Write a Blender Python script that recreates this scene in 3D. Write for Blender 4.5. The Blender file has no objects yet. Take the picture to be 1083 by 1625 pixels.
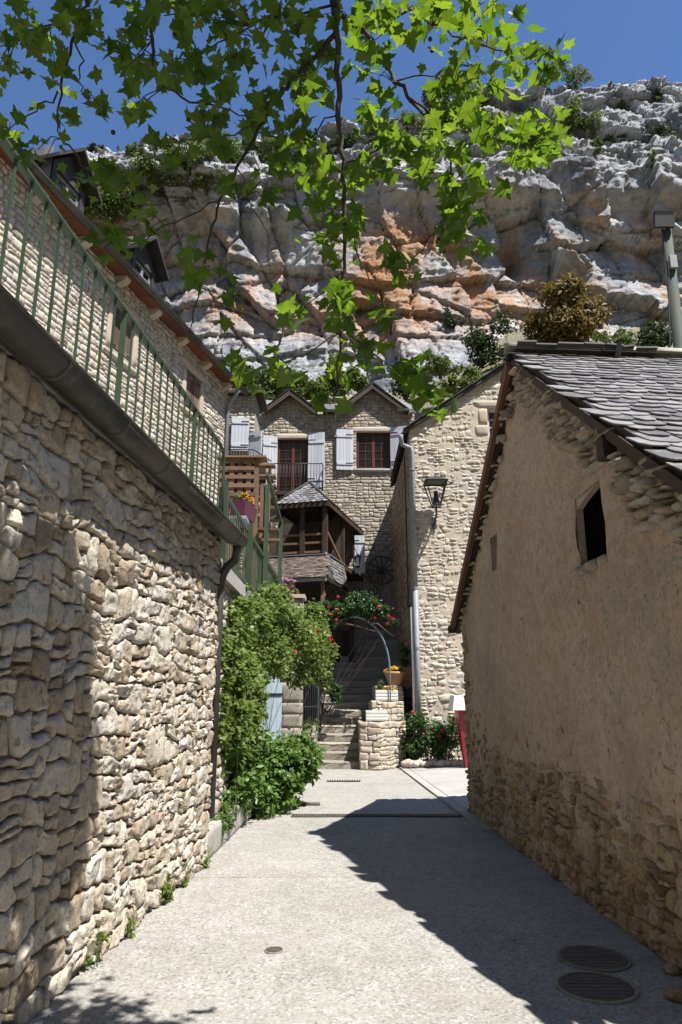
import bpy, math, random
import numpy as np
from mathutils import Vector, Matrix
# ------------------------------------------------------------------ camera
SC = bpy.context.scene
COL = SC.collection
F_PX, CX, CY = 1120.0, 541.5, 812.5            # focal length and centre in photograph pixels
CAM_H, PITCH = 1.6, math.radians(14.4)
cam_d = bpy.data.cameras.new("camera"); cam = bpy.data.objects.new("camera", cam_d); COL.objects.link(cam)
cam_d.sensor_fit = 'VERTICAL'; cam_d.sensor_height = 36.0; cam_d.sensor_width = 36.0
cam_d.lens = F_PX / 1625 * 36.0
cam_d.clip_start = 0.05; cam_d.clip_end = 2000
cam.location = (0, 0, CAM_H); cam.rotation_euler = (math.pi / 2 + PITCH, 0, 0)
SC.camera = cam
# ------------------------------------------------------------------ sky, sun, exposure
SUN = Vector((0.415, -0.385, 1.0)).normalized()          # towards the sun
SUN_EL = math.asin(SUN.z); SUN_AZ = math.atan2(SUN.x, SUN.y)
wd = bpy.data.worlds.new("World"); SC.world = wd; wd.use_nodes = True
nt = wd.node_tree; bg = nt.nodes['Background']
sky = nt.nodes.new('ShaderNodeTexSky'); sky.sky_type = 'NISHITA'; sky.sun_disc = False
sky.sun_elevation = SUN_EL; sky.sun_rotation = SUN_AZ
sky.altitude = 1800; sky.air_density = 1.0; sky.dust_density = 0.0; sky.ozone_density = 8.0
nt.links.new(sky.outputs[0], bg.inputs[0]); bg.inputs[1].default_value = 0.10
sl = bpy.data.lights.new("sun", 'SUN'); sl.energy = 5.0; sl.angle = math.radians(0.53); sl.color = (1.0, 0.965, 0.905)
so = bpy.data.objects.new("sun", sl); COL.objects.link(so); so.location = (6, -6, 20)
so.rotation_euler = (-SUN).to_track_quat('-Z', 'Y').to_euler()
SC.view_settings.view_transform = 'Standard'; SC.view_settings.look = 'None'
SC.view_settings.exposure = 0.98; SC.view_settings.gamma = 1.0; SC.view_settings.use_curve_mapping = False
SC.render.engine = 'CYCLES'
SC.cycles.max_bounces = 8; SC.cycles.diffuse_bounces = 4; SC.cycles.transmission_bounces = 4; SC.cycles.transparent_max_bounces = 8
SC.cycles.use_denoising = True
random.seed(11)
RNG = np.random.RandomState(5)
CT, ST = math.cos(PITCH), math.sin(PITCH)
# ------------------------------------------------------------------ surveying helpers: photograph pixel -> point of the place
def ray(px, py):
    u = (px - CX) / F_PX; v = (CY - py) / F_PX
    return Vector((u, CT - v * ST, ST + v * CT))
def P(px, py, Y):
    r = ray(px, py); t = Y / r.y
    return Vector((r.x * t, Y, CAM_H + r.z * t))
def PG(px, py, z=0.0):
    r = ray(px, py); t = (z - CAM_H) / r.z
    return Vector((r.x * t, r.y * t, z))
def PV(px, py, A, d):                       # onto the vertical plane through A along d
    r = ray(px, py)
    den = r.x * d[1] - r.y * d[0]
    t = (A[0] * d[1] - A[1] * d[0]) / den
    return Vector((r.x * t, r.y * t, CAM_H + r.z * t))
# ------------------------------------------------------------------ noise (numpy)
_pm = np.random.RandomState(7).permutation(256); _pm = np.concatenate([_pm, _pm, _pm])
_gr = np.random.RandomState(8).normal(size=(256, 3)); _gr /= np.linalg.norm(_gr, axis=1)[:, None]
def pn(p):
    p = np.asarray(p, float); i = np.floor(p).astype(int); f = p - i; i &= 255
    w = f * f * f * (f * (f * 6 - 15) + 10); out = 0
    for dx in (0, 1):
        for dy in (0, 1):
            for dz in (0, 1):
                h = _pm[_pm[_pm[i[..., 0] + dx] + i[..., 1] + dy] + i[..., 2] + dz]
                g = _gr[h]
                dt = g[..., 0] * (f[..., 0] - dx) + g[..., 1] * (f[..., 1] - dy) + g[..., 2] * (f[..., 2] - dz)
                wt = (w[..., 0] if dx else 1 - w[..., 0]) * (w[..., 1] if dy else 1 - w[..., 1]) * (w[..., 2] if dz else 1 - w[..., 2])
                out = out + wt * dt
    return out * 1.6
def fbm(p, o=4, g=0.5, ridged=False):
    p = np.asarray(p, float); a = 1.0; s = 0; t = 0
    for k in range(o):
        n = pn(p + 17.3 * k)
        if ridged: n = 1 - 2 * np.abs(n)
        s = s + a * n; t += a; a *= g; p = p * 2.03
    return s / t
def n3(x, y, z): return np.stack(np.broadcast_arrays(np.asarray(x, float), np.asarray(y, float), np.asarray(z, float)), -1)
def voro(x, y, seed=0):
    ix = np.floor(x).astype(int); iy = np.floor(y).astype(int)
    f1 = np.full(x.shape, 9.0); f2 = np.full(x.shape, 9.0); idv = np.zeros(x.shape); gx = np.zeros(x.shape); gy = np.zeros(x.shape)
    for dx in (-1, 0, 1):
        for dy in (-1, 0, 1):
            cx = ix + dx; cy = iy + dy
            h = _pm[_pm[(cx + seed) & 255] + (cy & 255)]
            px = cx + (h / 255.0) * .9 + .05; py = cy + (_pm[h + 31] / 255.0) * .9 + .05
            d = np.hypot(px - x, py - y)
            m = d < f1
            f2 = np.where(m, f1, np.minimum(f2, d)); idv = np.where(m, _pm[h + 77] / 255.0, idv)
            gx = np.where(m, x - px, gx); gy = np.where(m, y - py, gy); f1 = np.where(m, d, f1)
    return f1, f2, idv, gx, gy
def sstep(a, b, x):
    t = np.clip((np.asarray(x, float) - a) / (b - a), 0, 1); return t * t * (3 - 2 * t)
# ------------------------------------------------------------------ objects
def tag(o, label=None, cat=None, group=None, kind=None):
    if label: o['label'] = label
    if cat: o['category'] = cat
    if group: o['group'] = group
    if kind: o['kind'] = kind
    return o
def thing(name, loc, label, cat, group=None):
    o = bpy.data.objects.new(name, None); COL.objects.link(o); o.location = loc; o.empty_display_size = .1
    return tag(o, label, cat, group)
def wloc(o):
    v = Vector((0, 0, 0))
    while o is not None: v = v + o.location; o = o.parent
    return v
def mesh(V, F, smooth=False):
    m = bpy.data.meshes.new('m'); m.from_pydata([tuple(v) for v in V], [], F); 
    if smooth: m.polygons.foreach_set('use_smooth', [True] * len(m.polygons))
    m.update(); return m
def mesh_np(V, F, smooth=False):            # F: (n,k) int array
    V = np.ascontiguousarray(V, np.float32); F = np.ascontiguousarray(F, np.int32)
    n, k = F.shape; m = bpy.data.meshes.new('m')
    m.vertices.add(len(V)); m.vertices.foreach_set('co', V.ravel())
    m.loops.add(n * k); m.loops.foreach_set('vertex_index', F.ravel())
    m.polygons.add(n); m.polygons.foreach_set('loop_start', np.arange(0, n * k, k, dtype=np.int32))
    m.polygons.foreach_set('loop_total', np.full(n, k, np.int32))
    if smooth: m.polygons.foreach_set('use_smooth', np.ones(n, bool))
    m.update(calc_edges=True); m.validate(); return m
def link(name, m, material, parent=None, world=True, kind=None):
    m.materials.clear(); m.materials.append(material)
    o = bpy.data.objects.new(name, m); COL.objects.link(o)
    if parent is not None:
        o.parent = parent
        if world: o.location = -wloc(parent)
    if kind: o['kind'] = kind
    return o
class MB:
    def __init__(s): s.v = []; s.f = []
    def add(s, V, F):
        n = len(s.v); s.v += [Vector(v) for v in V]; s.f += [tuple(i + n for i in f) for f in F]; return s
    def obox(s, o, a, b, c):                # corner o and three edge vectors
        o, a, b, c = Vector(o), Vector(a), Vector(b), Vector(c)
        V = [o, o + a, o + a + b, o + b, o + c, o + a + c, o + a + b + c, o + b + c]
        F = [(0, 3, 2, 1), (4, 5, 6, 7), (0, 1, 5, 4), (1, 2, 6, 5), (2, 3, 7, 6), (3, 0, 4, 7)]
        if a.cross(b).dot(c) < 0: F = [f[::-1] for f in F]
        return s.add(V, F)
    def box(s, c, sx, sy, sz, rz=0):
        a = Vector((math.cos(rz), math.sin(rz), 0)) * sx; b = Vector((-math.sin(rz), math.cos(rz), 0)) * sy; z = Vector((0, 0, sz))
        return s.obox(Vector(c) - (a + b + z) / 2, a, b, z)
    def bar(s, p, q, w, h=None, up=(0, 0, 1)):   # rectangular bar p->q
        p, q = Vector(p), Vector(q); d = q - p; h = h or w
        x = d.cross(Vector(up)); x = x.normalized() if x.length > 1e-6 else Vector((1, 0, 0)); y = x.cross(d).normalized()
        return s.obox(p - x * w / 2 - y * h / 2, x * w, d, y * h)
    def tube(s, pts, r, n=8, cap=True):
        pts = [Vector(p) for p in pts]; rs = r if hasattr(r, '__len__') else [r] * len(pts)
        t0 = (pts[1] - pts[0]).normalized(); x = t0.orthogonal().normalized(); V = []; F = []
        for i, p in enumerate(pts):
            t = (pts[min(i + 1, len(pts) - 1)] - pts[max(i - 1, 0)]).normalized()
            x = (x - t * x.dot(t)); x = x.normalized() if x.length > 1e-6 else t.orthogonal().normalized(); y = t.cross(x)
            for k in range(n):
                a = 2 * math.pi * k / n; V.append(p + (x * math.cos(a) + y * math.sin(a)) * rs[i])
        for i in range(len(pts) - 1):
            for k in range(n):
                k2 = (k + 1) % n; F.append((i * n + k, i * n + k2, (i + 1) * n + k2, (i + 1) * n + k))
        if cap: F.append(tuple(range(n))[::-1]); F.append(tuple((len(pts) - 1) * n + k for k in range(n)))
        return s.add(V, F)
    def prism(s, poly, d):                  # polygon (3D, planar) extruded by d
        poly = [Vector(p) for p in poly]; d = Vector(d); n = len(poly)
        nr = Vector((0, 0, 0))
        for i in range(n): nr += poly[i].cross(poly[(i + 1) % n])
        F = [tuple(range(n))[::-1], tuple(range(n, 2 * n))] + [(i, (i + 1) % n, (i + 1) % n + n, i + n) for i in range(n)]
        if nr.dot(d) < 0: F = [f[::-1] for f in F]
        return s.add(poly + [p + d for p in poly], F)
    def lathe(s, prof, c, n=16):            # prof: (r, z)
        c = Vector(c); V = []; F = []
        for r, z in prof:
            for k in range(n):
                a = 2 * math.pi * k / n; V.append(c + Vector((r * math.cos(a), r * math.sin(a), z)))
        for i in range(len(prof) - 1):
            for k in range(n):
                k2 = (k + 1) % n; F.append((i * n + k, i * n + k2, (i + 1) * n + k2, (i + 1) * n + k))
        F.append(tuple(range(n))[::-1]); F.append(tuple((len(prof) - 1) * n + k for k in range(n)))
        return s.add(V, F)
    def build(s, name, material, parent=None, smooth=False, kind=None, world=True):
        return link(name, mesh(s.v, s.f, smooth), material, parent, world, kind)
# ------------------------------------------------------------------ materials
class NT:
    def __init__(s, name):
        s.m = bpy.data.materials.new(name); s.m.use_nodes = True; s.t = s.m.node_tree; s.b = s.t.nodes['Principled BSDF']
        s.out = s.t.nodes['Material Output']
        s.geo = s.t.nodes.new('ShaderNodeNewGeometry'); s.pos = s.geo.outputs['Position']
    def n(s, typ, **kw):
        x = s.t.nodes.new(typ)
        for k, v in kw.items(): setattr(x, k, v)
        return x
    def l(s, a, b): s.t.links.new(a, b)
    def val(s, sock, v):
        if isinstance(v, (int, float)): sock.default_value = v
        else: s.l(v, sock)
    def math(s, op, a, b=0.5, clamp=False):
        x = s.n('ShaderNodeMath', operation=op, use_clamp=clamp); s.val(x.inputs[0], a); s.val(x.inputs[1], b); return x.outputs[0]
    def noise(s, scale, detail=4, rough=.55, stretch=None, dist=0.0, vec=None):
        v = vec or s.pos
        if stretch:
            mp = s.n('ShaderNodeVectorMath', operation='MULTIPLY'); s.l(v, mp.inputs[0]); mp.inputs[1].default_value = stretch; v = mp.outputs[0]
        x = s.n('ShaderNodeTexNoise'); s.l(v, x.inputs['Vector']); x.inputs['Scale'].default_value = scale
        x.inputs['Detail'].default_value = detail; x.inputs['Roughness'].default_value = rough; x.inputs['Distortion'].default_value = dist
        return x.outputs[0]
    def ramp(s, fac, stops, interp='LINEAR'):
        x = s.n('ShaderNodeValToRGB'); e = x.color_ramp.elements; x.color_ramp.interpolation = interp
        while len(e) < len(stops): e.new(0.5)
        for i, (p, c) in enumerate(stops):
            e[i].position = p; e[i].color = (c, c, c, 1) if isinstance(c, (int, float)) else (*c, 1)
        s.l(fac, x.inputs[0]); return x.outputs[0]
    def mix(s, fac, a, b, mode='MIX'):
        x = s.n('ShaderNodeMix', data_type='RGBA', blend_type=mode); s.val(x.inputs[0], fac)
        for sk, v in ((x.inputs[6], a), (x.inputs[7], b)):
            if isinstance(v, tuple): sk.default_value = (*v, 1)
            else: s.l(v, sk)
        return x.outputs[2]
    def rnd(s):
        oi = s.n('ShaderNodeObjectInfo')
        return s.math('FRACT', s.math('ADD', oi.outputs['Random'], s.geo.outputs['Random Per Island']), 0)
    def bump(s, h, strength=.5, dist=.02, nrm=None):
        x = s.n('ShaderNodeBump'); s.l(h, x.inputs['Height']); x.inputs['Strength'].default_value = strength; x.inputs['Distance'].default_value = dist
        if nrm is not None: s.l(nrm, x.inputs['Normal'])
        return x.outputs[0]
    def fin(s, col, rough=.85, nrm=None, spec=.3, metal=0.0):
        if isinstance(col, tuple): s.b.inputs['Base Color'].default_value = (*col, 1)
        else: s.l(col, s.b.inputs['Base Color'])
        s.val(s.b.inputs['Roughness'], rough); s.b.inputs['Specular IOR Level'].default_value = spec; s.b.inputs['Metallic'].default_value = metal
        if nrm is not None: s.l(nrm, s.b.inputs['Normal'])
        return s.m
def stone_mat(name, cols, sc=3.0, k=.55, bs=25, bstr=.6, bd=.02, pits=True, rough=.9, fine=.35, streak=None):
    t = NT(name)
    f = t.math('ADD', t.math('MULTIPLY', t.noise(sc, 6, .65), 1 - k), t.math('MULTIPLY', t.rnd(), k))
    f = t.math('ADD', t.math('MULTIPLY', t.math('SUBTRACT', f, .5), 1.5), .5, True)
    c = t.ramp(f, [(i / (len(cols) - 1), cc) for i, cc in enumerate(cols)])
    fn = t.noise(bs * 2.2, 4, .7)
    c = t.mix(1.0, c, t.ramp(fn, [(.25, 1 - fine), (.75, 1 + fine * .5)]), 'MULTIPLY')
    if pits:
        pt = t.noise(bs * .7, 3, .6)
        c = t.mix(1.0, c, t.ramp(pt, [(.32, .55), (.42, 1.0)]), 'MULTIPLY')
        h = t.math('ADD', t.noise(bs, 6, .7), t.math('MULTIPLY', t.ramp(pt, [(.3, 0.0), (.42, 1.0)]), .6))
    else: h = t.noise(bs, 6, .7)
    if streak:
        st = t.noise(2.2, 5, .6, (1, 1, .12)); c = t.mix(t.ramp(st, [(.5, 0.0), (.72, streak[1])]), c, streak[0])
    return t.fin(c, rough, t.bump(h, bstr, bd))
def plain_mat(name, a, b=None, sc=6, rough=.6, spec=.4, metal=0.0, bs=None, bstr=.2, bd=.005, k=.4, stretch=None, dirt=None):
    t = NT(name); b = b or tuple(x * .75 for x in a)
    f = t.math('ADD', t.math('MULTIPLY', t.noise(sc, 6, .65, stretch), 1 - k), t.math('MULTIPLY', t.rnd(), k))
    c = t.ramp(f, [(.3, b), (.65, a)])
    if dirt: c = t.mix(t.ramp(t.noise(sc * 2.7, 6, .7), [(.5, 0.0), (.7, dirt[1])]), c, dirt[0])
    return t.fin(c, rough, t.bump(t.noise(bs or sc * 6, 5, .6, stretch), bstr, bd), spec, metal)
def leaf_mat(name, cols, trans=.45, rough=.5, tcol=None):
    t = NT(name); f = t.rnd()
    c = t.ramp(f, [(i / (len(cols) - 1), cc) for i, cc in enumerate(cols)])
    c = t.mix(.35, c, t.ramp(t.noise(9, 2), [(.3, tuple(x * .6 for x in cols[0])), (.7, cols[-1])]))
    t.fin(c, rough, None, .35)
    tr = t.n('ShaderNodeBsdfTranslucent')
    if tcol: t.l(t.mix(1.0, c, tcol, 'MULTIPLY'), tr.inputs[0])
    else: t.l(c, tr.inputs[0])
    mx = t.n('ShaderNodeMixShader'); mx.inputs[0].default_value = trans
    t.l(t.b.outputs[0], mx.inputs[1]); t.l(tr.outputs[0], mx.inputs[2]); t.l(mx.outputs[0], t.out.inputs[0])
    return t.m
M = {}
M['rubble'] = stone_mat('rubble limestone', [(.23, .175, .12), (.37, .305, .225), (.47, .41, .325), (.53, .485, .405), (.44, .41, .36), (.43, .30, .185)], 2.6, .5, 22, .8, .016, fine=.38)
M['mortar_left'] = stone_mat('grey earthy mortar', [(.15, .125, .098), (.25, .215, .17)], 5, 0, 30, .9, .02, False)
M['barn_stone'] = stone_mat('ochre rubble', [(.18, .13, .085), (.34, .245, .145), (.43, .325, .205), (.44, .36, .265), (.42, .26, .12)], 3, .55, 18, .8, .025, fine=.4)
M['slab_stone'] = stone_mat('thin limestone slabs', [(.20, .17, .14), (.38, .33, .26), (.46, .41, .34), (.40, .29, .18)], 3, .6, 20, .7, .02)
M['upper_stone'] = stone_mat('pale coursed limestone', [(.30, .27, .22), (.44, .40, .34), (.52, .48, .41), (.46, .38, .28)], 3, .6, 12, .6, .02)
M['mortar_pale'] = stone_mat('pale mortar', [(.30, .27, .22), (.40, .36, .30)], 4, 0, 20, .6, .02, False)
M['house_stone'] = stone_mat('grey cream limestone', [(.22, .19, .15), (.36, .315, .25), (.43, .39, .325), (.37, .30, .22), (.35, .34, .32)], 3, .65, 12, .5, .02)
M['mortar_grey'] = stone_mat('grey mortar', [(.22, .20, .17), (.31, .28, .24)], 4, 0, 20, .6, .02, False)
M['cream_stone'] = stone_mat('rock faced cream limestone', [(.38, .33, .26), (.49, .44, .36), (.54, .50, .43), (.46, .44, .40)], 3, .45, 11, .8, .03, fine=.35)
M['mortar_cream'] = stone_mat('cream lime mortar', [(.43, .37, .285), (.54, .475, .38)], 1.5, 0, 16, .6, .02, False, fine=.2)
M['brown_stone'] = stone_mat('brown quoin stone', [(.20, .14, .09), (.33, .25, .17), (.38, .31, .23)], 3, .6, 12, .7, .03)
M['dressed'] = stone_mat('dressed limestone', [(.36, .31, .25), (.47, .42, .35), (.42, .31, .22)], 2, .5, 30, .3, .01, False, fine=.2)
M['granite'] = stone_mat('weathered step stone', [(.20, .18, .15), (.32, .29, .24), (.38, .34, .28)], 5, .4, 30, .7, .012, True)
M['slate'] = plain_mat('blue grey slate', (.20, .195, .20), (.095, .09, .095), 3, .55, .4, 0, 30, .5, .008, .75, None, ((.34, .32, .27), .7))
M['slate_dark'] = plain_mat('dark slate edge', (.055, .05, .047), (.03, .028, .026), 3, .7, .3, 0, 30, .4, .01)
M['slate_brown'] = plain_mat('brown slate', (.17, .135, .11), (.08, .065, .06), 4, .65, .35, 0, 25, .4, .008, .7)
M['ridge'] = plain_mat('lichened ridge tile', (.42, .40, .35), (.24, .22, .19), 6, .85, .3, 0, 30, .6, .01)
M['timber_dark'] = plain_mat('dark stained timber', (.060, .036, .024), (.026, .017, .012), 5, .65, .35, 0, 30, .4, .006, .4, (1, 1, .2))
M['timber_brown'] = plain_mat('weathered brown timber', (.19, .115, .068), (.10, .062, .038), 4, .7, .3, 0, 30, .4, .006, .5, (1, 1, .3))
M['verge'] = plain_mat('reddish brown rafter', (.16, .075, .038), (.07, .036, .022), 4, .6, .35, 0, 30, .4, .008, .3)
M['shutter_brown'] = plain_mat('brown board shutter', (.17, .12, .085), (.085, .058, .042), 5, .75, .3, 0, 30, .5, .006, .5, (1, 1, .15))
M['shutter_blue'] = plain_mat('grey blue paint', (.50, .515, .56), (.42, .435, .485), 3, .55, .4, 0, 40, .15, .003, .3, (1, 1, .3))
M['door_blue'] = plain_mat('pale blue paint', (.42, .52, .60), (.33, .42, .50), 4, .6, .4, 0, 40, .2, .003)
M['green'] = plain_mat('sage green paint', (.042, .075, .042), (.026, .046, .026), 5, .5, .45, 0, 40, .25, .003, .3, None, ((.10, .075, .045), .45))
M['iron'] = plain_mat('black iron', (.025, .025, .027), (.014, .014, .015), 8, .55, .5, 0, 60, .25, .003)
M['iron_blue'] = plain_mat('blue grey painted iron', (.22, .30, .36), (.16, .22, .27), 8, .5, .5)
M['zinc'] = plain_mat('grey zinc', (.26, .27, .29), (.19, .20, .22), 3, .62, .4, .15, 30, .12, .003, .2)
M['zinc_dull'] = plain_mat('dull brown grey zinc', (.080, .075, .068), (.040, .037, .033), 3, .55, .45, .25, 20, .25, .004, .2, None, ((.15, .13, .10), .5))
M['frame_red'] = plain_mat('red brown window paint', (.105, .026, .018), (.06, .017, .013), 5, .4, .5, 0, 40, .1, .003)
M['white'] = plain_mat('white paint', (.72, .72, .70), (.60, .60, .58), 5, .5, .4, 0, 40, .1, .003)
M['red'] = plain_mat('dark red plastic', (.26, .014, .030), (.20, .010, .022), 3, .35, .5)
M['purple'] = plain_mat('purple plastic', (.135, .022, .060), (.09, .015, .042), 5, .4, .5)
M['terracotta'] = plain_mat('terracotta', (.46, .26, .14), (.34, .18, .10), 6, .8, .3)
M['concrete'] = stone_mat('pale concrete', [(.30, .285, .26), (.42, .40, .37)], 4, .4, 60, .35, .006, True, fine=.2)
M['castiron'] = plain_mat('rusty cast iron', (.15, .138, .122), (.095, .085, .076), 8, .7, .4, .3, 50, .5, .006)
M['soil'] = plain_mat('dark soil', (.09, .065, .045), (.05, .036, .025), 10, .95, .2, 0, 40, .8, .02)
M['soffit'] = plain_mat('red brown soffit board', (.17, .062, .032), (.10, .038, .022), 3, .7, .3, 0, 30, .4, .006, .3)
M['pole'] = plain_mat('green treated pole', (.08, .095, .075), (.05, .06, .045), 4, .8, .3, 0, 30, .5, .006, .2, (1, 1, .15))
M['bark'] = plain_mat('grey brown bark', (.095, .075, .058), (.045, .036, .028), 14, .85, .3, 0, 60, .7, .006)
M['leaf_plane'] = leaf_mat('plane leaf', [(.042, .100, .012), (.078, .150, .020), (.105, .180, .026), (.150, .215, .035)], .55, .40, (1.7, 1.65, .6))
M['leaf_rose'] = leaf_mat('climbing rose leaf', [(.105, .160, .028), (.165, .235, .046), (.225, .295, .075)], .5, .42)
M['leaf_bush'] = leaf_mat('broad shrub leaf', [(.068, .145, .026), (.118, .210, .040), (.160, .260, .056)], .45, .40)
M['leaf_dark'] = leaf_mat('dark rose leaf', [(.034, .075, .024), (.060, .115, .036), (.090, .155, .048)], .35, .38)
M['leaf_cliff'] = leaf_mat('cliff shrub leaf', [(.075, .115, .026), (.125, .175, .038), (.165, .21, .055)], .4, .6)
M['leaf_deep'] = leaf_mat('deep green cliff leaf', [(.026, .046, .018), (.045, .070, .024), (.062, .092, .032)], .25, .6)
M['leaf_broom'] = leaf_mat('yellow brown broom leaf', [(.11, .085, .020), (.19, .145, .032), (.23, .16, .05)], .3, .6)
M['petal_red'] = leaf_mat('red petal', [(.42, .012, .022), (.60, .03, .05)], .3, .5)
M['petal_pink'] = leaf_mat('pink petal', [(.55, .25, .42), (.70, .45, .55)], .3, .5)
M['petal_yellow'] = leaf_mat('yellow petal', [(.72, .42, .02), (.80, .58, .06)], .3, .5)
M['petal_orange'] = leaf_mat('orange petal', [(.65, .16, .02), (.80, .40, .04)], .3, .5)
t = NT('window glass'); M['glass'] = t.fin((.012, .013, .015), .06, t.bump(t.noise(3, 2), .04, .02), .6)
t = NT('lantern glass'); M['glass_pale'] = t.fin((.55, .55, .52), .15, None, .5)
t = NT('painted unlit dark'); M['dark'] = t.fin((.018, .015, .013), .95, None, .1)  # near-black colour paints the missing light of rooms, recesses and drains
t = NT('wall with painted shade'); M['shade_wall'] = t.fin(t.ramp(t.noise(4, 5), [(.3, (.05, .04, .032)), (.7, (.10, .08, .065))]), .9, t.bump(t.noise(20, 4), .5, .02), .2)  # deep shade put into the wall colour
# plaster of the barn: pitted brown render with pale scars and damp stains
t = NT('pitted brown render')
c = t.ramp(t.noise(1.1, 7, .65), [(.25, (.36, .27, .20)), (.5, (.49, .38, .29)), (.75, (.55, .45, .36))])
c = t.mix(t.ramp(t.noise(2.2, 6, .7), [(.55, 0.0), (.75, .5)]), c, (.21, .175, .14))
c = t.mix(t.ramp(t.noise(1.7, 6, .7, (1, 1.0, .35)), [(.58, 0.0), (.76, .6)]), c, (.42, .37, .31))
pit = t.noise(34, 5, .72, (1, 1, .75)); pit2 = t.noise(11, 6, .7)
c = t.mix(1.0, c, t.ramp(pit, [(.33, .55), (.42, 1.0)]), 'MULTIPLY')
c = t.mix(1.0, c, t.ramp(pit2, [(.34, .80), (.58, 1.05)]), 'MULTIPLY')
c = t.mix(t.ramp(t.noise(2.6, 5, .65), [(.52, 0.0), (.68, .5)]), c, (.44, .27, .19))
sp = t.noise(10, 5, .7); c = t.mix(1.0, c, t.ramp(sp, [(.31, .25), (.36, 1.0)]), 'MULTIPLY')
c = t.mix(t.ramp(t.noise(5.5, 5, .7), [(.66, 0.0), (.72, .55)]), c, (.55, .50, .43))
c = t.mix(t.ramp(t.noise(.8, 5, .65, (1, 1, .6)), [(.54, 0.0), (.66, .45)]), c, (.27, .25, .225))
h = t.math('ADD', t.ramp(pit, [(.30, 0.0), (.42, .7)]), t.math('MULTIPLY', pit2, 1.6))
M['plaster'] = t.fin(c, .95, t.bump(h, .7, .02), .15)
# exposed aggregate paving
t = NT('exposed aggregate concrete')
v = t.n('ShaderNodeTexVoronoi'); v.inputs['Scale'].default_value = 62; t.l(t.pos, v.inputs['Vector'])
c = t.ramp(v.outputs['Color'], [(.0, (.165, .152, .132)), (.3, (.285, .272, .245)), (.7, (.345, .334, .308)), (1.0, (.45, .438, .41))])
c = t.mix(1.0, c, t.ramp(t.noise(.9, 6, .65), [(.3, .82), (.7, 1.06)]), 'MULTIPLY')
c = t.mix(1.0, c, t.ramp(t.noise(5, 5, .7), [(.3, .86), (.65, 1.05)]), 'MULTIPLY')
c = t.mix(t.ramp(t.noise(1.3, 8, .75), [(.52, 0.0), (.70, .55)]), c, (.25, .225, .19))
c = t.mix(t.ramp(t.noise(.45, 6, .7), [(.54, 0.0), (.58, .45)]), c, (.275, .265, .245))
c = t.mix(t.ramp(t.noise(.8, 8, .8, (1, .35, 1)), [(.60, 0.0), (.66, .4)]), c, (.23, .215, .19))
M['paving'] = t.fin(c, .9, t.bump(t.math('ADD', v.outputs['Distance'], t.math('MULTIPLY', t.noise(20, 4), .6)), .35, .006), .25)
M['forecourt'] = stone_mat('grey flagged concrete', [(.27, .26, .25), (.37, .36, .34), (.42, .40, .37)], 1.6, .3, 45, .3, .006, False, fine=.22)
M['earth'] = stone_mat('scree earth', [(.10, .10, .05), (.20, .18, .12), (.30, .28, .24)], .5, 0, 3, .8, .2, False)
# limestone of the cliff: grey with orange seeps and dark water streaks
t = NT('cliff limestone')
c = t.ramp(t.noise(.16, 9, .68), [(.25, (.26, .272, .30)), (.42, (.39, .40, .42)), (.6, (.50, .505, .51)), (.8, (.60, .60, .59))])
sep = t.n('ShaderNodeSeparateXYZ'); t.l(t.pos, sep.inputs[0])
zw = t.math('ADD', sep.outputs[2], t.math('MULTIPLY', t.noise(.10, 5, .6), 9.0))
band = t.ramp(t.math('MULTIPLY', zw, .01), [(.30, 0.0), (.335, 1.0), (.41, 1.0), (.44, 0.0)])
om = t.math('MULTIPLY', band, t.ramp(t.noise(.085, 7, .68, (1, 1, .6)), [(.435, 0.0), (.53, 1.0)]))
c = t.mix(t.math('MULTIPLY', om, .95), c, t.ramp(t.noise(.5, 6, .7), [(.3, (.40, .18, .07)), (.55, (.47, .28, .15)), (.8, (.44, .35, .26))]))
stv = t.noise(.42, 7, .7, (1, 1, .055)); c = t.mix(t.math('MULTIPLY', t.ramp(stv, [(.47, 0.0), (.58, .85)]), t.ramp(t.noise(.06, 4), [(.38, .15), (.52, 1.0)])), c, (.17, .18, .205))
c = t.mix(t.ramp(t.noise(.8, 8, .75), [(.60, 0.0), (.74, .4)]), c, (.16, .16, .155))
c = t.mix(1.0, c, t.ramp(t.noise(2.2, 6, .75), [(.3, .70), (.65, 1.1)]), 'MULTIPLY')
h = t.math('ADD', t.noise(.9, 9, .72), t.math('MULTIPLY', t.noise(3.0, 6, .7, (1, 1, 1.6)), .4))
M['cliff'] = t.fin(c, .95, t.bump(h, 1.0, .40), .15)
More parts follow.
